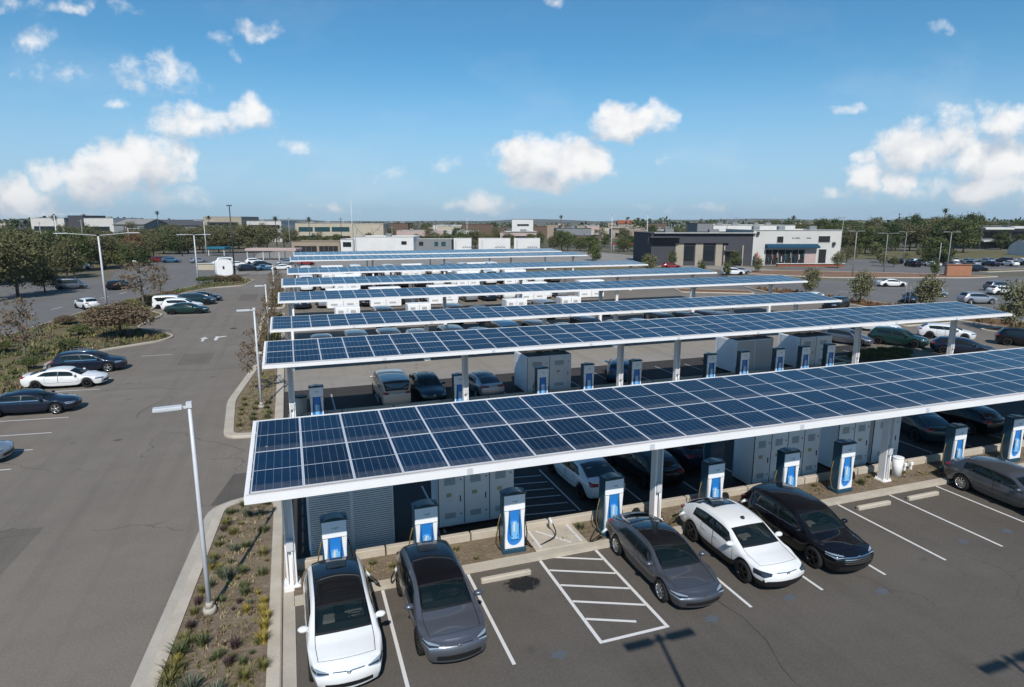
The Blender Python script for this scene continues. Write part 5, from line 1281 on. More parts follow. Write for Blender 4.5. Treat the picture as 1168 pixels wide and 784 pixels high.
for i in range(95):                                         # street trees between the far roofs
    px = rng.uniform(-10,1000) if i > 45 else rng.uniform(-10,345); d = rng.uniform(300,500)
    if 730 < px < 960: d = rng.uniform(420,560)
    x, y = PX(px, d); h = max(4, min(rng.uniform(6,12), 11.5-(rng.uniform(251,261)-252)*d/733))
    k = ['belt_a','belt_d','belt_c','thin','belt_e'][rng.randrange(5)]
    tree(k, x, y, h, h*rng.uniform(.65,1.0), {'belt_a':'dense dark tree between the far roofs','belt_d':'mid green tree between the far roofs','belt_c':'olive tree between the far roofs','thin':'thin tree between the far roofs','belt_e':'pointed conifer between the far roofs'}[k], 'street trees between the far roofs')
# palms: bare trunk and a tuft of fronds
def palm(x, y, h, label):
    t = thing('palm_tree', label, 'palm tree', (x,y,0), random.uniform(0,6), 'palms on the skyline')
    g = MB(); g.tube([(0,0,0),(.1,0,h*.5),(.05,0,h)], [.28,.2,.16], 7); g.build('trunk', M['bark'], t)
    g = MB()
    for k in range(34):
        a = 2*PI*k/34*3.1; e = -.9+1.9*((k*7) % 34)/34; L = 2.0; p = Vector((.05,0,h)); 
        for s_ in range(4):
            el = e-s_*.38; q = p+Vector((math.cos(a)*math.cos(el),math.sin(a)*math.cos(el),math.sin(el)))*L/4
            n = Vector((-math.sin(a),math.cos(a),0))*(.22-.045*s_); g.quad([p-n,p+n,q+n*.8,q-n*.8]); p = q
    g.build('crown', LEAF['dark'][0], t)
for px, d, h, lab in ((352,322,12.6,'slim palm tree in front of the two storey shops'),(62,300,13.2,'palm tree above the left belt'),(238,380,13.5,'palm tree right of the black pole on the skyline'),(640,420,14.5,'small palm on the skyline right of the containers'),(314,318,13.0,'palm tree left of the two storey shops'),(180,430,16.5,'leafy topped palm on the skyline above the long grey roof'),(1077,345,16.5,'palm tree standing above the right belt'),(905,360,13.5,'palm tree on the skyline right of the pale shop')):
    x, y = PX(px, d); palm(x, y, h, lab)
# far town trees as one mass on the skyline
fm = MB(); rng = random.Random(9)
for k in range(330):
    px = rng.uniform(-80,1250) if k < 260 else rng.uniform(-900,-80); d = rng.uniform(520,1250); x, y = PX(px, d); h = rng.uniform(6,13)*(1.15 if px > 700 or px < 200 else .8); w = rng.uniform(8,20)
    for c in range(26):
        q = Vector((x+rng.gauss(0,w*.35), y+rng.gauss(0,w*.35), h*rng.uniform(.15,1)))
        for l in range(3):
            u = Vector((rng.gauss(0,1),rng.gauss(0,1),rng.gauss(0,1))).normalized(); v_ = u.cross(Vector((rng.gauss(0,1),rng.gauss(0,1),rng.gauss(0,1)))).normalized(); s = rng.uniform(.8,2.0)
            fm.quad([q-u*s,q-v_*s*.7,q+u*s,q+v_*s*.7], rng.randrange(2))
tag(fm.build('distant_trees', list(LEAF['dark'])), kind='stuff')
# ---- tufts of the near bed
def tuft_mb(rng, n, h, spread, droop):
    mb = MB()
    for k in range(n):
        a = rng.uniform(0,2*PI); r0 = rng.uniform(0,spread*.35); L = h*rng.uniform(.6,1.1); lean = rng.uniform(.15,droop)
        p = Vector((math.cos(a)*r0,math.sin(a)*r0,0)); n_ = Vector((-math.sin(a),math.cos(a),0))*h*.045
        for s_ in range(3):
            q = p+Vector((math.cos(a)*lean*(s_+.5)*.5,math.sin(a)*lean*(s_+.5)*.5,1-.2*s_*lean)).normalized()*L/3
            w0, w1 = 1-.3*s_, .7-.3*s_
            mb.quad([p-n_*w0,p+n_*w0,q+n_*max(w1,.08),q-n_*max(w1,.08)], 1 if k % 3 == 0 else 0); p = q
    return mb
TM = {'green':(leafmat('tuft_green',(.055,.075,.03),(.10,.115,.045)),leafmat('tuft_green_light',(.10,.12,.05),(.16,.17,.08))),
      'grey':(leafmat('tuft_grey',(.09,.105,.07),(.14,.155,.10)),leafmat('tuft_grey_light',(.14,.16,.11),(.20,.21,.15))),
      'yellow':(leafmat('tuft_yellow',(.22,.17,.03),(.33,.25,.05)),leafmat('tuft_yellow_light',(.34,.27,.06),(.42,.34,.10))),
      'olive':(leafmat('tuft_olive',(.11,.105,.03),(.17,.155,.05)),leafmat('tuft_olive_light',(.17,.155,.06),(.24,.21,.09))),
      'purple':(leafmat('tuft_purple',(.05,.03,.035),(.09,.055,.055)),leafmat('tuft_purple_light',(.08,.05,.05),(.12,.08,.07)))}
TP_ = {}
def tuft(kind, x, y, s, label, group, z=.11):
    k = (kind, random.randrange(3))
    if k not in TP_:
        rng = random.Random(k[1]*31+len(kind)); mb = tuft_mb(rng, 110, .55, .55, 1.3 if kind != 'yellow' else .9); o = TP_[k] = mb.build('grass_tuft', list(TM[kind])); 
    else: o = TP_[k].copy(); C.objects.link(o)
    o.location = (x,y,z); o.rotation_euler = (0,0,random.uniform(0,6)); o.scale = (s,s,s*random.uniform(.8,1.1))
    return tag(o, label, 'plant', group)
G1 = 'tufts in the front bed'
TL = {'green':'green grass tuft in the front bed by the nearest lamp post','grey':'grey green shrub tuft in the front bed by the nearest lamp post','yellow':'yellow flowering tuft in the front bed','olive':'olive yellow grass tuft in the front bed','purple':'purple brown tuft in the front bed'}
def bed(px, py):                                            # a point of the front bed read off the plan grid
    return px, py
front = [('olive',-3.86,15.9,1.15),('green',-3.72,17.05,1.25),('olive',-3.98,16.3,1.1),('yellow',-3.66,16.7,.8),('green',-3.9,15.2,1.2),('grey',-2.95,15.4,1.2),('grey',-2.35,15.1,1.1),('olive',-1.75,15.5,.9),('green',-2.9,17.3,.9),('olive',-1.3,15.75,.8),
 ('yellow',-1.35,16.9,.95),('yellow',-1.32,17.5,.85),('yellow',-1.28,17.95,.85),('yellow',-1.4,18.35,.75),('yellow',-1.38,18.8,.7),('yellow',-1.85,18.5,.7),('purple',-2.05,16.9,.75),('purple',-2.15,16.2,.7),('green',-2.45,16.6,.7),('green',-1.8,16.1,.6),
 ('green',-1.95,19.5,.8),('green',-2.6,19.3,.6),('green',-2.0,19.9,.7),('olive',-3.6,17.7,.8),('purple',-3.3,18.2,.7),('olive',-3.2,17.5,.7),('green',-1.5,20.5,.8),('green',-2.1,20.8,.75),('grey',-2.55,20.6,1.1),('green',-2.75,20.9,.9),('green',-3.0,20.3,.7),('olive',-3.5,20.0,.7),('purple',-3.35,19.4,.6),
 ('olive',-1.5,21.8,.85),('green',-2.1,22.6,.8),('grey',-2.45,22.4,.9),('green',-1.55,23.6,.9),('olive',-3.1,22.0,.8),('green',-3.25,23.0,.7),('olive',-2.6,23.8,.9),('olive',-2.9,24.6,.9),('grey',-2.2,25.2,.9),('grey',-1.7,25.0,.9),('green',-3.0,25.6,.8),('olive',-1.5,26.0,.8),('purple',-3.4,24.2,.7),('green',-2.4,26.2,.7),('grey',-3.7,21.6,.7),('olive',-3.75,18.9,.7),('green',-4.0,14.6,1.2),('grey',-3.3,14.6,1.0),('olive',-2.2,14.2,.9),('green',-1.5,14.4,.8),('olive',-3.75,13.6,1.1),('olive',-1.9,13.5,1.0),('green',-2.9,13.0,1.1)]
def bedx(x, y): return max(x, -4.95+1.55*(y-4)/22.5+.62)   # clear of the kerb
for k, x, y, s in front: tuft(k, bedx(x, y), y, s*.74, TL[k], G1)
for i in range(75):
    k = random.choice(['olive','olive','grey','purple','olive','yellow','green']); ty = random.uniform(13,26.2); tuft(k, bedx(random.uniform(-4.2,-1.15), ty), ty, random.uniform(.18,.40), 'small %s sprig in the front bed' % {'olive':'olive','green':'green','grey':'grey green','purple':'purple brown','yellow':'straw yellow'}[k], 'small sprigs in the front bed')
for i in range(16): tuft('green' if i % 3 else 'olive', -3.3+.75*(i % 3)+random.uniform(-.15,.15), 37.0+1.15*(i//3)+random.uniform(-.2,.2), random.uniform(.5,.7), 'dark green low shrub in the rows of the second bed', 'low shrubs in rows in the second bed')
for x, y, s in ((2.0,19.9,.6),(2.6,19.5,.5),(4.9,19.9,.5),(8.55,19.2,.0),(7.0,20.0,.6),(9.7,19.9,.7),(12.1,19.3,.8),(13.2,20,.5),(19.9,19.4,.6),(21.0,20.0,.5),(23.1,19.5,.8),(24.0,19.9,.5),(25.9,19.8,.5),(29.9,19.9,.7),(5.4,19.1,.4),(1.6,19.2,.5),(11.4,19.9,.5)):
    if s: tuft('olive' if s < .6 else 'green', x, y, s*.8, 'small green weed on the dirt strip between the charging stations', 'weeds on the dirt strip')
for i in range(14): tree('hedge', 43.6+i*.46, 38.9+random.uniform(-1,1), random.uniform(.7,1.2), random.uniform(.9,1.4), 'low bush in the planter right of the second row', 'bushes right of the second row', .1, 'bush', 2)
for i in range(9): tree('hedge' if i % 2 else 'bush', 39+i*1.5, 56.8+random.uniform(-.4,.4), random.uniform(.6,.9), random.uniform(1.2,1.8), 'low bush in the planter behind the third canopy', 'bushes behind the third canopy', .1, 'bush', 2)
# ground cover of the banks, too many small plants to count
def inside(poly, x, y):
    r = False
    for i in range(len(poly)):
        (x0,y0),(x1,y1) = poly[i-1], poly[i]
        if (y0 > y) != (y1 > y) and x < (x1-x0)*(y-y0)/(y1-y0)+x0: r = not r
    return r
def cover(name, poly, n, size, mats, seed, z=.11):
    rng = random.Random(seed); xs = [p[0] for p in poly]; ys = [p[1] for p in poly]; mb = MB(); pol = inset(poly, .7)
    for k in range(n):
        for _ in range(40):
            x, y = rng.uniform(min(xs),max(xs)), rng.uniform(min(ys),max(ys))
            if inside(pol, x, y) and mnoise.noise(Vector((x*.25,y*.25,seed))) > -.15-.3*rng.random(): break
        s0 = size*rng.uniform(.4,1.25); mi = rng.randrange(len(mats)) if rng.random() < .5 else int((mnoise.noise(Vector((x*.15,y*.15,seed+4)))+.5)*len(mats)) % len(mats)
        for l in range(12):
            a = rng.uniform(0,2*PI); el = rng.uniform(.2,1.4); L = s0*rng.uniform(.5,1); p = Vector((x+rng.gauss(0,s0*.35),y+rng.gauss(0,s0*.35),z)); q = p+Vector((math.cos(a)*math.cos(el),math.sin(a)*math.cos(el),math.sin(el)))*L
            n_ = Vector((-math.sin(a),math.cos(a),0))*L*.16; mb.quad([p-n_,p+n_,q+n_*.5,q-n_*.5], mi)
    return tag(mb.build(name, mats), kind='stuff')
cover('ground_cover', BANK, 3600, .42, [TM['olive'][0],TM['green'][0],LEAF['green'][1],TM['olive'][1],LEAF['brown'][1],TM['grey'][0]], 3)
STRAW = leafmat('straw', (.26,.21,.12), (.38,.31,.19))
cover('ground_cover', BED_A, 750, .13, [STRAW,LEAF['brown'][1],TM['olive'][1],STRAW], 11)
cover('ground_cover', BED_B, 500, .14, [STRAW,LEAF['brown'][1],TM['olive'][1]], 12)
cover('ground_cover', [(-.5,18.6),(60,18.6),(60,20.6),(-.5,20.6)], 900, .11, [STRAW,LEAF['brown'][1],TM['olive'][1],STRAW], 13)
cover('ground_cover', EAST, 330, .5, [LEAF['rust'][0],LEAF['brown'][0],TM['olive'][0]], 5)
cover('ground_cover', BED_C, 150, .6, [TM['olive'][0],LEAF['brown'][0],TM['green'][0]], 6)
cover('ground_cover', BED_D, 150, .6, [TM['olive'][0],LEAF['brown'][0],TM['green'][0]], 8)
# ------------------------------------------------------------------ buildings
random.seed(31)
def stucco(name, c, var=.12, sc=.25):
    return wear(name, c, tuple(x*(1-var) for x in c), sc, .9, .15, fine=3)
B = {'white':stucco('wall_white',(.64,.62,.58)),'bright':stucco('wall_bright',(.74,.73,.71)),'cream':stucco('wall_cream',(.52,.46,.36)),'beige':stucco('wall_beige',(.40,.35,.28)),'tan':stucco('wall_tan',(.36,.29,.22)),'brown':stucco('wall_brown',(.16,.11,.085)),
     'grey':stucco('wall_grey',(.24,.25,.26)),'slate':stucco('wall_slate',(.075,.076,.088)),'dark':stucco('wall_dark',(.035,.036,.042)),'roof':stucco('roof_membrane',(.30,.29,.28)),'roofw':stucco('roof_white',(.70,.69,.66)),'roofd':stucco('roof_dark',(.10,.10,.105)),
     'red':stucco('canopy_red',(.36,.045,.035)),'orange':stucco('wall_orange',(.42,.20,.12),.18,.8),'pink':stucco('wall_pink',(.52,.40,.37)),'blue':stucco('awning_blue',(.02,.075,.13)),'teal':stucco('shed_teal',(.03,.16,.24)),'terra':stucco('roof_tiles',(.30,.10,.06))}
M['win'] = mat('building_glass', (.012,.018,.022), .08, 0, .6)
M['dark_in'] = mat('dark_opening', (.010,.010,.011), .8)
M['win_teal'] = mat('tinted_glass', (.02,.07,.085), .08, 0, .6)
def building(name, label, a, b, h, depth, wall, roof='roof', wins=None, parapet=.5, cat='building', group=None, units=0, z=-.02):
    """front runs from a to b (left to right seen from the south), depth goes back; wins: list of (u0,u1,z0,z1,material)"""
    a, b = Vector((*a,0)), Vector((*b,0)); d = (b-a); L = d.length; rz = math.atan2(d.y, d.x)
    root = thing(name, label, cat, (a.x,a.y,z), rz, group)
    w = MB(); t = .25
    w.box((L/2,t/2,h/2),(L,t,h)); w.box((L/2,depth-t/2,h/2),(L,t,h)); w.box((t/2,depth/2,h/2),(t,depth-2*t,h)); w.box((L-t/2,depth/2,h/2),(t,depth-2*t,h))
    w.build('wall', B[wall], root)
    r = MB(); r.box((L/2,depth/2,h-parapet),(L-2*t,depth-2*t,.2)); ro = r.build('roof', B[roof], root)
    c = MB(); c.box((L/2,-.02,h+.05),(L+.16,.40,.10)); c.box((L/2,depth+.02,h+.05),(L+.16,.40,.10)); c.box((-.02,depth/2,h+.05),(.36,depth-.4,.10)); c.box((L+.02,depth/2,h+.05),(.36,depth-.4,.10)); c.build('coping', B[roof if roof != 'roof' else wall], root)
    for u0, u1, z0, z1, m in wins or []:
        f = MB(); x0, x1 = u0*L, u1*L
        for bx in (((x0+x1)/2,-.03,z1+.05,x1-x0+.2,.10),((x0+x1)/2,-.03,z0-.05,x1-x0+.2,.10)): f.box((bx[0],bx[1],bx[2]),(bx[3],.14,bx[4]))
        for xx in (x0-.05,x1+.05): f.box((xx,-.03,(z0+z1)/2),(.10,.14,z1-z0))
        n = max(1, int((x1-x0)/1.6))
        for k in range(1, n): f.box((x0+(x1-x0)*k/n,-.03,(z0+z1)/2),(.06,.10,z1-z0))
        fo = f.build('window', B['dark'] if m != 'dark_in' else B[wall], root)
        p = MB(); p.quad([(x0,-.012,z0),(x1,-.012,z0),(x1,-.012,z1),(x0,-.012,z1)]); p.build('pane', M[m], fo)
    for k in range(units):
        u = MB(); x = L*(k+.7)/(units+.4); u.box((x,depth*random.uniform(.3,.6),h-parapet+.1+.7),(random.uniform(1.4,3),1.6,1.4),bev=.08); u.build('rooftop_unit', B['grey'], root)
    return root
building('industrial_shed','white flat fronted shed at the left of the skyline',(-146,462.7),(-126.9,456),13.2,30,'white','roofw',[(.08,.9,5.6,8.2,'win')],units=2)
building('industrial_shed','dark slate block between two white sheds on the left skyline',(-124.6,455.3),(-116,452.3),14.6,22,'slate','roofd',units=1)
building('industrial_hall','white hall right of the dark slate block on the left skyline',(-115.6,452),(-98.9,446),13.1,30,'white','roofw',[(.1,.85,5.5,8,'win')],units=1)
def gable(name, label, a, b, h, ridge, depth, wall, roof):
    a, b = Vector((*a,0)), Vector((*b,0)); d = b-a; L = d.length
    r = thing(name, label, 'building', (a.x,a.y,-.02), math.atan2(d.y,d.x))
    w = MB(); w.v += [(0,0,0),(L,0,0),(L,depth,0),(0,depth,0),(0,0,h),(L,0,h),(L,depth,h),(0,depth,h),(0,depth/2,ridge),(L,depth/2,ridge)]
    for f in ((0,1,5,4),(1,2,6,9,5),(2,3,7,6),(3,0,4,8,7)): w.face(f)
    w.build('wall', B[wall], r)
    q = MB()
    for y0, z0, y1, z1 in ((-.6,h-.12,depth/2,ridge+.12),(depth/2,ridge+.12,depth+.6,h-.12)):
        q.quad([(-.6,y0,z0),(L+.6,y0,z0),(L+.6,y1,z1),(-.6,y1,z1)]); q.quad([(-.6,y0,z0-.25),(-.6,y1,z1-.25),(L+.6,y1,z1-.25),(L+.6,y0,z0-.25)])
    q.build('roof', B[roof], r); return r
gable('hangar','grey gabled hangar on the left skyline',(-99,446.5),(-81.7,440),9.5,12.6,26,'grey','roof')
gable('warehouse','long low grey roofed warehouse on the left skyline',(-88,484),(-50.5,470.6),8.6,12.2,40,'grey','roofd')
building('warehouse','beige flat roofed block above the trees left of the black pole',(-52.2,471),(-28.4,462.8),14.2,30,'beige','roofw',[(.1,.9,8.5,10.5,'win')])
building('office_block','white two storey office left of the palm tree',(-21,384.4),(-3,378),11.4,26,'white','roofw',[(.05,.95,7.4,9.2,'win'),(.05,.95,3.2,5,'win')],units=2)
building('shops','two storey row of shops with bands of tinted windows',(3.8,333.5),(30.4,324.2),10.4,18,'cream','roofw',[(.06,.30,6.4,8.4,'win_teal'),(.34,.60,6.4,8.4,'win_teal'),(.64,.94,6.4,8.4,'win_teal'),(.05,.45,2.6,4.2,'win'),(.52,.95,2.6,4.2,'dark_in')],units=3)
building('parking_shed','low olive parking shed with two wide dark openings',(1.1,243.3),(17.5,237.6),4.2,10,'tan','roof',[(.06,.52,.3,2.6,'dark_in'),(.57,.96,.3,2.6,'dark_in')])
building('site_hut','small white hut beside the low olive shed',(17.8,237.5),(22.2,235.9),5.0,8,'bright','roofw',[(.2,.8,2.4,3.9,'win')])
building('hall','long bright white hall behind the farthest canopy',(22.6,236.3),(42.6,229),5.9,16,'bright','roofw',[(.80,.88,3.2,4.2,'win')],units=1)
bb = building('blank_block','tall cream block with painted branch shadows on its blank wall',(30.6,324.2),(44.7,319.2),10.2,16,'cream','roofw')
def branch_shadows(root, L, h):  # dark bars stand in for branch shadows on the blank wall
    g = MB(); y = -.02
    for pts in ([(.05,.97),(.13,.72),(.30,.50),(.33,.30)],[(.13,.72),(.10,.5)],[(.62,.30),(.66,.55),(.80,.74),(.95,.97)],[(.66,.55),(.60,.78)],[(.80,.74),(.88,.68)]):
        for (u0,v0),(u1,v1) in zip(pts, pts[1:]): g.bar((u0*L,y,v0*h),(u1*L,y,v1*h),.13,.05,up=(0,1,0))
    g.build('branch_shadow', M['dark_pole'], root)
branch_shadows(bb, 15, 10.2)
building('store','dark brown flat roofed store right of the cream block',(49.9,359.5),(63.3,354.8),10.2,18,'brown','roof',[(.1,.4,1.5,6,'dark_in')],units=2)
building('store','long low pinkish store above the fifth canopy',(52.8,329.3),(75.4,321.4),6.6,14,'pink','roofw',[(.08,.92,2.2,3.6,'win')],units=2)
building('site_hut','pale grey cabin with small square windows beside the containers',(43.8,235.2),(57,230.4),4.8,8,'grey','roofw',[(.15,.25,2.6,3.8,'win'),(.56,.64,2.4,3.8,'win_teal'),(.74,.84,2.4,3.8,'win_teal')])
def container(a, b, h, label):
    a, b = Vector((*a,0)), Vector((*b,0)); d = b-a; L = d.length
    r = thing('container', label, 'container', (a.x,a.y,-.02), math.atan2(d.y,d.x), 'white containers behind the farthest canopy')
    g = MB(); g.box((L/2,1.6,h/2+.2),(L,3.2,h-.2)); 
    for k in range(int(L/.6)): g.box((.3+k*.6,-.03,h/2+.2),(.28,.06,h-.6))
    g.build('body', B['bright'], r)
    g = MB(); g.box((L/2,1.6,h+.16),(L+.1,3.3,.12)); g.build('roof', B['roofw'], r)
    for x in (.6,L-.6):
        g = MB(); g.box((x,1.6,.1),(.4,2.8,.2)); g.build('foot', M['black'], r)
    g = MB(); 
    for k in range(5): g.box((L*.55+k*.75,-.075,h*.38+.12*(k % 2)),(.55,.02,.30))
    g.build('mark', M['mark'], r)
    g = MB(); g.box((L*.10,-.075,h*.5),(.06,.04,h*.8)); g.box((L*.13,-.075,h*.5),(.06,.04,h*.8)); g.build('door_bar', B['grey'], r)
container((57.9,230.4),(64,228.2),5.0,'shortest white container, next to the grey cabin')
container((66.5,227.2),(77.6,223.4),5.0,'white container in the middle with dark marks near its foot')
container((78.9,222.9),(88,219.8),5.0,'white container at the right end of the line')
building('store','low white roofed store far behind the containers',(101.8,467.8),(122.7,460.5),8.4,16,'white','roofw',[(.05,.95,3,5,'win')],units=2)
building('store','wide brown flat store behind the containers',(109.8,414.4),(129.7,407.4),9.2,20,'brown','roof')
building('tower','tall white block with a reddish sign, highest above the containers',(128.4,366.5),(140.5,362.3),12.4,12,'bright','roofd',[(.25,.8,8.4,9.6,'dark_in')])
building('store','white low building under the tall white block',(100,287.8),(111.8,283.6),6.5,12,'white','roofw',[(.05,.6,2.8,4.2,'win')],units=1)
building('store','small brown store right of the tall white block',(154,398.9),(163.4,395.6),8.0,12,'brown','roof')
building('store','tan flat fronted store beside the small brown one',(163,396),(170.6,393.1),8.6,12,'tan','roofw')
building('store','pale tan store near the pale masts',(202.6,432.5),(216.7,427.6),7.7,14,'beige','roofw',[(.1,.9,3,5,'win')])
building('hall','long white low hall left of the red canopies',(151.3,324),(165.6,319),5.4,14,'white','roofw',units=1)
building('store','orange fronted store on the centre right skyline',(204.4,381.3),(225.4,373.9),5.8,14,'beige','terra',[(.1,.9,1.2,3.4,'win')])
gable('house','red tiled house on the hill line right of the masts',(297.8,543.7),(312,538.7),9,12,12,'beige','terra')
building('store','dark red block left of the dark shop roof',(281.9,467.9),(297.8,462.4),9.4,14,'brown','roofd')
building('kiosk','pale grey kiosk with a dark front at the left corner of the dark shop',(122.1,207.8),(127,206),6.4,8,'pink','roofw',[(.12,.92,.4,4.4,'dark_in')])
for k, (px, d, w_, m_) in enumerate([(700,255,15,'red')]):
    x, y = PX(px, d); r = thing('canopy', 'low red market canopy in front of the masts', 'canopy', (x,y,0), -.34)
    g = MB(); g.box((w_/2,2.5,2.55),(w_,5,.35),bev=.05); g.build('roof', B[m_], r)
    for q in range(4):
        g = MB(); g.box((.4+q*(w_-.8)/3,.4,1.2),(.2,.2,2.4)); g.build('post', M['pole_steel'], r)
def shelter(name, label, a, b, h, depth, m, posts):
    a, b = Vector((*a,0)), Vector((*b,0)); d = b-a; L = d.length; r = thing(name, label, 'shelter', (a.x,a.y,0), math.atan2(d.y,d.x))
    g = MB(); g.box((L/2,depth/2,h),(L,depth,.7),bev=.12); g.build('roof', B[m], r)
    for q in range(posts):
        for yy in (.5,depth-.5):
            g = MB(); g.box((.5+q*(L-1)/(posts-1),yy,(h-.35)/2),(.22,.22,h-.35)); g.build('post', M['pole_steel'], r)
shelter('parking_shelter','long pinkish white parking shelter left of the farthest canopy',(-12.3,204.3),(2,199.3),3.1,6,'pink',4)
shelter('parking_shelter','small bright blue shelter behind the parked cars on the left',(-25.9,234.3),(-20.1,232.3),2.6,5,'teal',2)
building('boundary_wall','low cream wall left of the white tank',(-20.9,167.5),(-14.6,165.3),1.5,.6,'cream','roofw',parapet=.1,cat='wall')
# dark shop and pale shop on the right
A0, A1, A2 = Vector((89.2,144.9)), Vector((114.2,136.2)), Vector((135.8,128.6))
ds = building('shop_building','dark slate shop with pale pilasters and tall windows',tuple(A0),tuple(A1),8.3,24,'slate','roofd',[(.33,.42,1.3,5.0,'win'),(.52,.62,1.3,5.0,'win'),(.74,.83,.1,3.4,'win')],units=2,z=0)
Ld = (A1-A0).length
for u0, u1 in ((.24,.32),(.435,.51),(.635,.70)):
    g = MB(); g.box(((u0+u1)/2*Ld,-.10,2.9),((u1-u0)*Ld,.2,5.8)); g.build('pilaster', B['beige'], ds)
g = MB(); g.box((.12*Ld,-1.2,7.4),(.30*Ld,2.4,.35)); g.box((.36*Ld,-.35,6.6),(.80*Ld,.65,1.5)); g.build('fascia', B['slate'], ds)
g = MB(); g.box((.52*Ld,-.45,8.42),(1.0*Ld,.9,.16)); g.build('eave', B['roofw'], ds)
g = MB(); g.box((.78*Ld,-.75,3.85),(.13*Ld,1.5,.22)); g.build('door_canopy', B['roofd'], ds)
for u in (.72,.90):
    g = MB(); g.box((u*Ld,-.2,2.6),(.35,.4,5.2)); g.build('pier', B['beige'], ds)
g = MB(); g.box((.86*Ld,-.30,1.0),(2.4,.5,1.4),bev=.3); g.build('planter_screen', M['dark_in'], ds)
ps = building('shop_building','pale shop with a long blue awning over an open dark front',tuple(A1),tuple(A2),9.1,22,'white','roofw',[(.22,.30,5.9,7.4,'brown_win'),(.74,.86,5.9,7.6,'brown_win'),(.15,.60,.15,4.0,'dark_in'),(.745,.82,.15,4.1,'dark_in')] if False else [(.27,.34,5.9,7.5,'dark_in'),(.74,.87,6.0,7.6,'dark_in'),(.15,.60,.15,4.1,'dark_in'),(.755,.84,.15,4.2,'dark_in')],units=3,z=0)
Lp = (A2-A1).length
g = MB(); g.v += [(.14*Lp,-.05,5.6),(.735*Lp,-.05,5.6),(.735*Lp,-1.7,5.0),(.14*Lp,-1.7,5.0),(.735*Lp,-1.7,4.55),(.14*Lp,-1.7,4.55),(.14*Lp,-.05,4.6),(.735*Lp,-.05,4.6)]
for f in ((0,3,2,1),(3,5,4,2),(5,6,7,4),(1,2,4,7),(0,6,5,3)): g.face(f)
g.build('awning', B['blue'], ps)
g = MB(); g.box((.66*Lp,-.06,2.0),(.13*Lp,.12,4.0)); g.build('pink_panel', B['pink'], ps)
for u, z, w_, h_, c in ((.045,2.0,.8,3.6,'orange'),(.02,1.9,.55,3.2,'slate'),(.075,1.8,.6,3.0,'pink')):
    g = MB(); g.lathe([(w_*.35,.2),(w_*.5,h_*.55),(w_*.32,h_*.8),(w_*.2,h_)], c=(u*Lp,-.8,0), n=9); g.build('wall_figure', B[c], ps)
for k in range(9):
    u = .18+.05*k; g = MB(); g.box((u*Lp,-.35,1.7+.5*(k%3)),(.22,.2,random.uniform(.7,1.5)),bev=.06); g.build('hanging_goods', B[('teal','orange','pink','bright','teal','grey','blue','bright','teal')[k]], ps)
for u, z in ((.045,8.3),(.915,5.6)):
    g = MB(); g.box((u*Lp,-.3,z),(.7,.6,.9),bev=.1); g.build('wall_lamp', M['dark_pole'], ps)
for u0, w_ in ((.45,.5),(.50,1.3),(.63,1.2)):
    g = MB(); g.box((u0*Lp,-.03,7.1),(w_,.05,.22)); g.build('mark', M['mark'], ps)
building('shop_building','long white roofed hall behind the pale shop',(161.8,216.9),(192.9,206),9.8,26,'bright','roofw',units=4)
building('shop_building','grey green block behind the dark shop roof',(156,219.4),(161.6,217),10.6,20,'grey','roofd')
building('shop_building','brick kerbed terrace wall in front of the pale shop',(118,131.0),(134,125.2),.7,.8,'terra','roofw',parapet=.1,cat='wall')
building('boundary_wall','orange red block wall on the right bank, beside the double lamp',(131.1,96.2),(136.2,94.4),2.4,.5,'orange','roofw' if False else 'orange',parapet=.1,cat='wall')
for lab, a, b, h in (('white roofed terminal with dark glass among the right trees',(272.6,186.7),(281.5,183.6),8.8),('white roofed terminal at the right edge among the trees',(283.6,182.8),(296,178.6),9.2)):
    rt = building('terminal', lab, a, b, h, 22, 'grey', 'roofw', [(.04,.96,4.4,7.0,'win'),(.04,.96,.3,2.4,'win')])
    L_ = (Vector(b)-Vector(a)).length; g = MB(); g.box((L_/2,-1.2,h-.4),(L_+2.4,4,.8)); g.box((L_/2,-1.0,3.3),(L_+2,3.5,.5)); g.build('eave', B['roofw'], rt)
building('warehouse','pale block in the trees of the right skyline',(456.7,406.7),(469.8,402.1),9.6,20,'white','roofw')
t = thing('arched_shed', 'white barrel roofed shed at the right edge', 'shed', (231.5,141.5,0), -.34)
g = MB(); N = 14
for x in (0,13):
    for k in range(N+1): a = PI*k/N; g.v.append((x, 5.5-5.5*math.cos(a), 4.9*math.sin(a)**.8))
for k in range(N): g.face((k,N+1+k,N+2+k,k+1), 0, True)
g.face(range(N+1)); g.face(range(2*N+1,N,-1)); g.build('shell', B['bright'], t)
g = MB(); g.box((4,-.2,1.3),(3,.3,2.6)); g.build('door', M['dark_in'], t)
# far town blocks, each its own
rng = random.Random(77)
wl = ['white','beige','grey','tan','cream','brown','pink','bright']
for k in range(95):
    px = rng.uniform(-20,1190) if k < 45 else rng.uniform(330,780); d = rng.uniform(560,1050) if k < 45 else rng.uniform(300,640); x, y = PX(px, d); w_ = rng.uniform(12,36) if k < 45 else rng.uniform(6,18); h = rng.uniform(5,9.5) if 340 < px < 760 else rng.uniform(7,11)
    if k >= 45: h = min(rng.uniform(4,9), 11.5-(rng.uniform(257,266)-252)*d/733); h = max(h, 3.2)
    c = wl[rng.randrange(8)]
    building('far_building', '%s building in the far town on the skyline' % {'bright':'bright white','cream':'cream','pink':'pinkish'}.get(c, c), (x-w_/2,y+w_*.17), (x+w_/2,y-w_*.17), h, rng.uniform(10,24), c, ('roofw','roof','roofd','terra')[rng.randrange(4)], [(.08,.92,h*.45,h*.7,'win')] if rng.random() < .6 else None, group='low buildings of the far town', units=rng.randrange(2))
for x, y, L, lab in ((-60,300,0,''),):
    pass
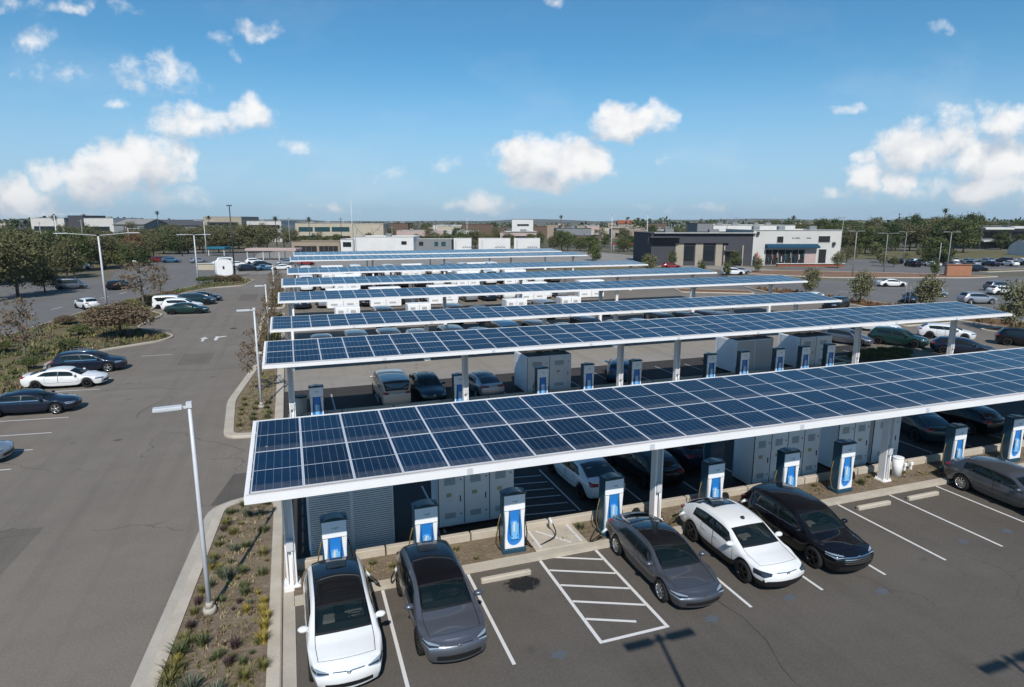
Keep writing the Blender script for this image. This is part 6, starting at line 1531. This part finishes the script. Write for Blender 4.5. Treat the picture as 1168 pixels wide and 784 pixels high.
# traffic sign and slim posts near the right trees
for x, y, h, lab in ((79.3,63.4,3.4,'thin grey post by the second canopy tip, left of the bushy tree'),(81.6,64.6,2.6,'thin bent grey post on the east kerb'),(86.0,52.0,3.2,'thin grey post by the right hand trees')):
    r = thing('sign_post', lab, 'sign post', (x,y,0), -.4, 'thin posts on the east kerb'); g = MB(); g.tube([(0,0,0),(0,0,h)], .04, 6); g.build('pole', M['grey_pole'], r); g = MB(); g.lathe([(.12,0),(.10,.06)], n=8); g.build('foot', M['grey_pole'], r)
rng = random.Random(41)
for k in range(26):
    px = rng.uniform(20,1140); d = rng.uniform(230,420)
    if 560 < px < 640 or 840 < px < 960: d = rng.uniform(430,520)
    x, y = PX(px, d); h = rng.uniform(8,15); r = thing('utility_pole', 'slim wooden utility pole in the far town', 'pole', (x,y,0), rng.uniform(0,3), 'utility poles of the far town')
    g = MB(); g.tube([(0,0,0),(0,0,h)], [.16,.10], 6); g.build('pole', M['dark_pole'] if k % 2 else M['grey_pole'], r)
    g = MB(); g.box((0,0,h-.5),(1.9,.12,.14)); g.build('crossarm', M['dark_pole'] if k % 2 else M['grey_pole'], r)
# dark fence behind the farthest canopy
def fence(label, a, b, h, n, m):
    a, b = Vector((*a,0)), Vector((*b,0)); d = b-a; L = d.length; r = thing('fence', label, 'fence', (a.x,a.y,0), math.atan2(d.y,d.x))
    for k in range(n+1): g = MB(); g.box((L*k/n,0,h/2),(.12,.12,h)); g.build('post', m, r)
    g = MB()
    for z in (.3,h*.55,h-.1): g.box((L/2,.0,z),(L,.05,.07))
    for k in range(int(L/.45)): g.box((.2+k*.45,.04,h/2),(.05,.03,h-.3))
    g.build('railing', m, r)
fence('dark railing fence right of the containers', (89,220), (118,208), 3.0, 10, M['dark_pole'])
# ------------------------------------------------------------------ the air
hz = bpy.data.materials.new('haze'); hz.use_nodes = True; ht = hz.node_tree; ht.nodes.clear()
ho = ht.nodes.new('ShaderNodeOutputMaterial'); pv = ht.nodes.new('ShaderNodeVolumePrincipled')
pv.inputs['Color'].default_value = (.86,.92,1.0,1); pv.inputs['Density'].default_value = .00009; pv.inputs['Anisotropy'].default_value = .2
ht.links.new(pv.outputs[0], ho.inputs['Volume'])
g = MB(); g.box((0,0,59),(13600,13600,121)); tag(g.build('haze', hz), kind='stuff')
